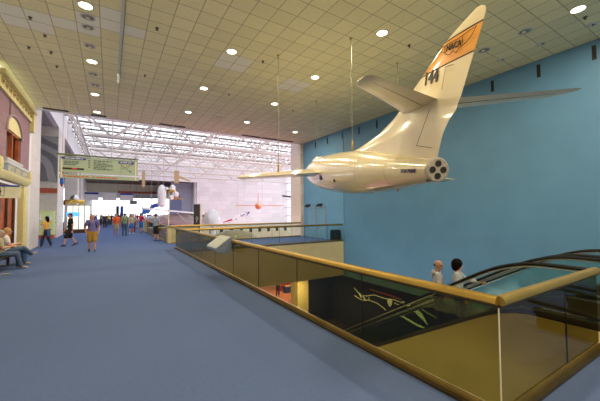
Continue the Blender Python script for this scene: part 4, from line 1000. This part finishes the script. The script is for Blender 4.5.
    for s in 'LR':
        b = Blob(); a = P['an'+s]; t = P['to'+s]
        dn = Vector((0, 0, -.012*H)); hl = (a-(t-a)*.25)
        b.seg(hl+dn, .024*H, t+dn*.2, .019*H, (1.15, 1, .8)); b.seg(a, .024*H, t.lerp(a, .4), .02*H)
        link('shoe', b.mesh('shoe', M[shoes], max(vox*.8, .01)), e)
    # hair
    b = Blob(); T = Vector
    if hairstyle != 'bald':
        b.seg(hc+lk@T((0, -.012, .022))*H, .052*H, hc+lk@T((0, -.022, -.004))*H, .048*H, (.92, 1.02, .9), (.95, .9, 1))
        if hairstyle == 'afro': b.seg(hc+lk@T((0, -.014, .030))*H, .078*H, hc+lk@T((0, -.032, -.014))*H, .072*H, (1, 1, .9), (1, .8, 1))
        if hairstyle == 'long': b.chain([hc+lk@T((0, -.03, .0))*H, hc+lk@T((0, -.045, -.06))*H, hc+lk@T((0, -.05, -.13))*H], [.05*H, .045*H, .022*H]); 
        if hairstyle == 'bob': b.seg(hc+lk@T((0, -.025, 0))*H, .055*H, hc+lk@T((0, -.03, -.045))*H, .05*H)
    else:
        b.seg(hc+lk@T((-.03, -.035, .0))*H, .024*H, hc+lk@T((.03, -.035, .0))*H, .024*H, (1, 1, .9))
    link('hair', b.mesh('hair', M[hair], vox*.9), e)
    for ex in extras:
        if ex[0] == 'cap':
            b = Blob(); b.seg(hc+lk@T((0, -.006, .030))*H, .053*H, hc+lk@T((0, -.004, .034))*H, .05*H, (.95, 1.08, .75)); b.seg(hc+lk@T((0, .05, .022))*H, .028*H, hc+lk@T((0, .085, .016))*H, .022*H, (1.2, 1, .15))
            link('cap', b.mesh('cap', M[ex[1]], vox*.8), e)
        if ex[0] == 'backpack':
            b = Blob(); c = P['chest']; b.seg(c+T((0, -.10, .03))*H, .065*H, c+T((0, -.105, -.11))*H, .075*H, (1.1, .6, 1))
            bo = link('backpack', b.mesh('backpack', M[ex[1]], vox), e)
            for s in (-1, 1):
                b = MB(); b.tube([c+T((s*.065, -.08, .05))*H, c+T((s*.07, .0, .095))*H, c+T((s*.07, .078, .03))*H, c+T((s*.085, .07, -.06))*H, c+T((s*.09, -.03, -.12))*H], .012*H, 6)
                b.build('strap', M[ex[1]], bo, local=True)
        if ex[0] == 'shouldershirt':
            b = Blob(); c = P['pel']; b.seg(c+T((-.06, -.03, .03))*H, .06*H, c+T((.06, -.03, .03))*H, .06*H, (1, 1.0, .5)); b.seg(c+T((0, -.07, .0))*H, .05*H, c+T((0, -.085, -.15))*H, .055*H, (1.3, .4, 1))
            link('tied_jacket', b.mesh('tied_jacket', M[ex[1]], vox), e)
        if ex[0] == 'hood':
            b = Blob(); c = P['neck']; b.seg(c+T((-.035, -.045, -.01))*H, .032*H, c+T((.035, -.045, -.01))*H, .032*H); b.seg(c+T((0, -.05, .005))*H, .03*H, c+T((0, -.055, -.04))*H, .035*H, (1.4, 1, 1))
            link('hood', b.mesh('hood', M[ex[1]], vox), e)
        if ex[0] == 'vest':      # inner top showing at the front
            b = Blob(); c = P['chest']; b.seg(c+T((0, .038, .045))*H, .035*H, c+T((0, .042, -.12))*H, .04*H, (.8, .85, 1)); link('inner_top', b.mesh('inner_top', M[ex[1]], vox), e)
    return e
def walk(st=.12, sw=.08):
    return dict(knL=(-.055, st*.75, .29), anL=(-.06, st, .05), toL=(-.065, st+.08, .035), knR=(.055, -st*.1, .29), anR=(.06, -st*1.15, .075), toR=(.065, -st*.45, .02),
                elR=(.14, sw*.3, .63), wrR=(.14, sw*1.7, .50), elL=(-.14, -sw*.6, .63), wrL=(-.15, -sw*.5, .48))
FACE = lambda dx, dy: math.atan2(-dx, dy)     # local +Y turned to face world (dx,dy)
# walkers on the near walkway
ps = dict(walk(.05, .02)); ps.update(elL=(-.16, -.03, .64), wrL=(-.13, .04, .51), elR=(.16, -.03, .64), wrR=(.13, .04, .51))
person((-.64, 16.7, 0), FACE(.1, -1), 1.72, 'person in a violet t-shirt, ochre shorts and backpack straps walking towards the viewer', ps, 'violet', 'khaki', 'hair_grey', 'bald', 'skin', .35, .46, 'charcoal', extras=(('backpack', 'charcoal'),), fat=1.12)
ps = walk(.15, .06)
person((-1.75, 20.3, 0), FACE(-.95, -.25), 1.76, 'person in black shirt, long black shorts and black cap striding to the left', ps, 'blackc', 'blackc', 'hair_brown', 'short', 'skin', .4, .5, 'blackc', extras=(('cap', 'charcoal'),))
ps = walk(.10, .05); ps.update(elR=(.13, .07, .66), wrR=(.09, .18, .70))
person((-2.72, 20.2, 0), FACE(-.8, .55), 1.62, 'person with long dark hair, yellow top and dark jeans, jacket tied at the waist', ps, 'yellowc', 'dkdenim', 'hair_black', 'long', 'skin', .2, 1.0, 'shoe', extras=(('shouldershirt', 'denim'),), fat=.92)
ps = dict(elR=(.15, .05, .66), wrR=(.10, .14, .62), elL=(-.15, .04, .66), wrL=(-.10, .13, .60), anR=(.09, .04, .045), knR=(.07, .03, .285), look=.4)
pm = person((2.45, 20.8, 0), FACE(.9, .35), 1.72, 'person in blue plaid shirt and black shorts standing at the atrium rail', ps, 'plaid', 'blackc', 'hair_brown', 'short', 'skin', .4, .46, 'bluec')
# middle distance
ps = dict(elR=(.15, .03, .66), wrR=(.08, .12, .66), elL=(-.15, .03, .66), wrL=(-.08, .12, .66))
person((.46, 27.2, 0), FACE(.3, -1), 1.72, 'person in bright orange t-shirt and pale shorts facing the viewer in the distance', walk(.05, .03), 'orangec', 'tanc', 'hair_brown', 'short', 'skin', .4, .45, 'shoe', vox=.022)
person((1.0, 26.6, 0), FACE(-.1, 1), 1.76, 'person in grey green shirt and blue jeans seen from behind', {}, 'greygreen', 'denim', 'hair_black', 'short', 'skin', .5, 1.0, 'charcoal', vox=.022)
person((1.55, 28.6, 0), FACE(.4, -.9), 1.66, 'person with long blond hair, tan top and blue denim shorts beside the grey green shirt', walk(.04), 'tanc', 'bluec', 'hair_blond', 'long', 'skin', .3, .38, 'whitec', vox=.022)
person((1.7, 33.0, 0), FACE(.9, -.4), 1.74, 'person in navy top and white shorts in the distance, right of the blond hair', walk(.08), 'dkdenim', 'whitec', 'hair_black', 'short', 'skin2', .4, .45, 'charcoal', vox=.024)
person((2.35, 29.9, 0), FACE(.8, .5), 1.74, 'person in crimson shirt and blue shorts leaning on the railing pedestal', dict(elR=(.14, .08, .66), wrR=(.06, .15, .72), elL=(-.14, .08, .66), wrL=(-.06, .16, .72)), 'redc', 'bluec', 'hair_black', 'short', 'skin', .45, .46, 'shoe', vox=.022)
person((1.85, 31.0, 0), FACE(.5, .8), 1.70, 'person in tan shirt and brown trousers half hidden left of the crimson shirt', {}, 'tanc', 'maroon', 'hair_grey', 'short', 'skin', .5, 1, 'charcoal', vox=.024)
# far crowd: one figure per build, then copies in other colours
proto = person((0, 46, 0), R(180), 1.70, 'x', {}, 'redc', 'charcoal', 'hair_brown', 'short', 'skin', .5, 1.0, 'charcoal', vox=.03)
random.seed(11)
cols = ['redc', 'whitec', 'blackc', 'bluec', 'greygreen', 'pinkc', 'charcoal', 'yellowc', 'dkdenim', 'whitec', 'orangec', 'charcoal', 'maroon', 'teal', 'blackc', 'denim', 'tanc', 'violet', 'redc', 'blackc', 'whitec', 'dkdenim', 'charcoal', 'pinkc', 'bluec', 'blackc']
cname = dict(redc='red', whitec='white', blackc='black', bluec='bright blue', greygreen='grey green', pinkc='pink', charcoal='charcoal', yellowc='yellow', dkdenim='navy', orangec='orange', maroon='maroon', teal='teal', denim='denim', tanc='tan', violet='violet')
N = len(cols)
for i, cc in enumerate(cols):
    x = -2.4+i*.33+random.uniform(-.1, .1); y = [42, 49, 55, 45, 52, 58][i % 6]+random.uniform(-1, 1)
    if x > 2.2 and y < 53: y = random.uniform(54, 60)
    if i == N-1: x = 6.2
    o = proto if i == 0 else copy_tree(proto)
    o.matrix_world = Matrix.Translation((x*(y/50), y, 0)) @ Matrix.Rotation(random.uniform(0, 6.28), 4, 'Z') @ Matrix.Scale(random.uniform(.93, 1.05), 4)
    o['label'] = 'distant visitor in a %s top, %s in the far crowd from the left' % (cname[cc], (ords+['eleventh', 'twelfth', 'thirteenth', 'fourteenth', 'fifteenth', 'sixteenth', 'seventeenth', 'eighteenth', 'nineteenth', 'twentieth', 'twenty first', 'twenty second', 'twenty third', 'twenty fourth', 'twenty fifth', 'twenty sixth'])[i])
    o['category'] = 'person'; o['group'] = 'visitors far down the walkway'
    for ch in o.children:
        if ch.name.startswith('shirt') and ch.material_slots:
            ch.material_slots[0].link = 'OBJECT'; ch.material_slots[0].material = M[cc]
# seated pair and bench
bn = empty('tandem_bench', (-2.85, 13.2, 0), 0, 'black tandem bench seat with steel beam against the left house front', 'bench')
for k in range(4):
    y = 12.0+.62*k
    s = MB().box(-3.05, -2.60, y-.27, y+.27, .40, .45).build('seat', M['black'], bn, bevel=.015)
    MB().prism([(-3.06, y-.27, .46), (-3.10, y-.27, .46), (-3.17, y-.27, .85), (-3.13, y-.27, .85)], (0, .54, 0)).build('backrest', M['black'], bn, bevel=.01)
MB().box(-2.9, -2.82, 11.7, 14.2, .33, .39).build('beam', M['steel'], bn)
for y in (11.95, 13.95):
    MB().box(-2.9, -2.83, y-.03, y+.03, .04, .34).build('leg', M['charcoal'], bn)
    MB().tube([(-3.1, y, .02), (-2.4, y, .02)], .022, 8).build('foot_bar', M['steel'], bn)
for y in (11.7, 12.93, 14.2): MB().tube([(-3.1, y, .6), (-2.75, y, .62)], .018, 8).build('armrest', M['charcoal'], bn)
sit = dict(pel=(0, 0, .285), belly=(0, -.01, .375), chest=(0, -.015, .49), neck=(0, -.01, .59), head=(0, .015, .685), shL=(-.105, -.01, .565), shR=(.105, -.01, .565),
           hipL=(-.05, .02, .285), hipR=(.05, .02, .285), knL=(-.06, .24, .29), anL=(-.06, .27, .045), knR=(.04, .24, .34), anR=(-.08, .37, .20), toR=(-.09, .45, .225),
           elL=(-.13, .03, .42), wrL=(-.06, .14, .42), elR=(.13, .03, .42), wrR=(.05, .15, .43), look=0)
person((-2.86, 13.70, 0), FACE(1, .25), 1.72, 'person in pale shirt and jeans seated cross legged on the bench', sit, 'whitec', 'denim', 'hair_blond', 'short', 'skin', .4, 1.0, 'shoe')
s2 = dict(sit); s2.update(anR=(.06, .30, .045), toR=None, knR=(.06, .24, .29))
person((-2.86, 12.98, 0), FACE(1, .2), 1.66, 'person in a tan top and jeans seated at the left edge of the picture', s2, 'tanc', 'denim', 'hair_grey', 'bob', 'skin', .5, 1.0, 'shoe')
b = MB(); b.box(-2.72, -2.45, 14.3, 14.52, 0, .32); b.box(-2.70, -2.47, 14.28, 14.3, .05, .26, 1); b.tube([(-2.66, 14.41, .32), (-2.66, 14.41, .42), (-2.5, 14.41, .42), (-2.5, 14.41, .32)], .01, 6)
tag(b.build('shopping_bag', [M['bluec'], M['redc']]), 'small blue and red carrier bag on the carpet by the seated person', 'bag')
# couple riding the escalator
st = lambda y: -.18-.5774*(y-2.7)
def esc_step_z(y):
    k = 0; yy = 2.0; z = 0
    while not (yy <= y < yy+.35):
        z -= .5774*.35 if k > 1 else (.05 if k == 0 else .13); yy += .35; k += 1
    return z, yy
z, yy = esc_step_z(4.2)
ps = dict(elR=(.14, .02, .64), wrR=(.13, .10, .56), elL=(-.14, .0, .63), wrL=(-.12, .06, .50), look=-.5)
person((6.28, 4.22, z), FACE(.55, -.85), 1.66, 'person with cropped hair in a pale grey hoodie riding the escalator', ps, 'hoodie', 'blackc', 'hair_brown', 'bald', 'skin2', .95, 1.0, 'charcoal', extras=(('hood', 'hoodie'),), fat=1.05)
z, yy = esc_step_z(3.80)
ps = dict(elL=(-.17, .10, .70), wrL=(-.17, .27, .68), elR=(.14, .0, .64), wrR=(.13, .08, .50), knR=(.06, .12, .36), anR=(.07, .08, .165), hipR=(.05, .02, .515), look=.2)
person((6.33, 3.80, z), FACE(.45, -.9), 1.49, 'person with curly black hair and teal top holding the escalator handrail', ps, 'hoodie', 'dkdenim', 'hair_black', 'afro', 'skin', .95, 1.0, 'charcoal', extras=(('vest', 'teal'),), fat=1.02)
person((11.9, 22.6, ZB), FACE(-.3, -1), 1.68, 'person in a teal top standing on the lower floor left of the red poster', {}, 'teal', 'charcoal', 'hair_black', 'short', 'skin', .4, 1, 'charcoal', vox=.022)
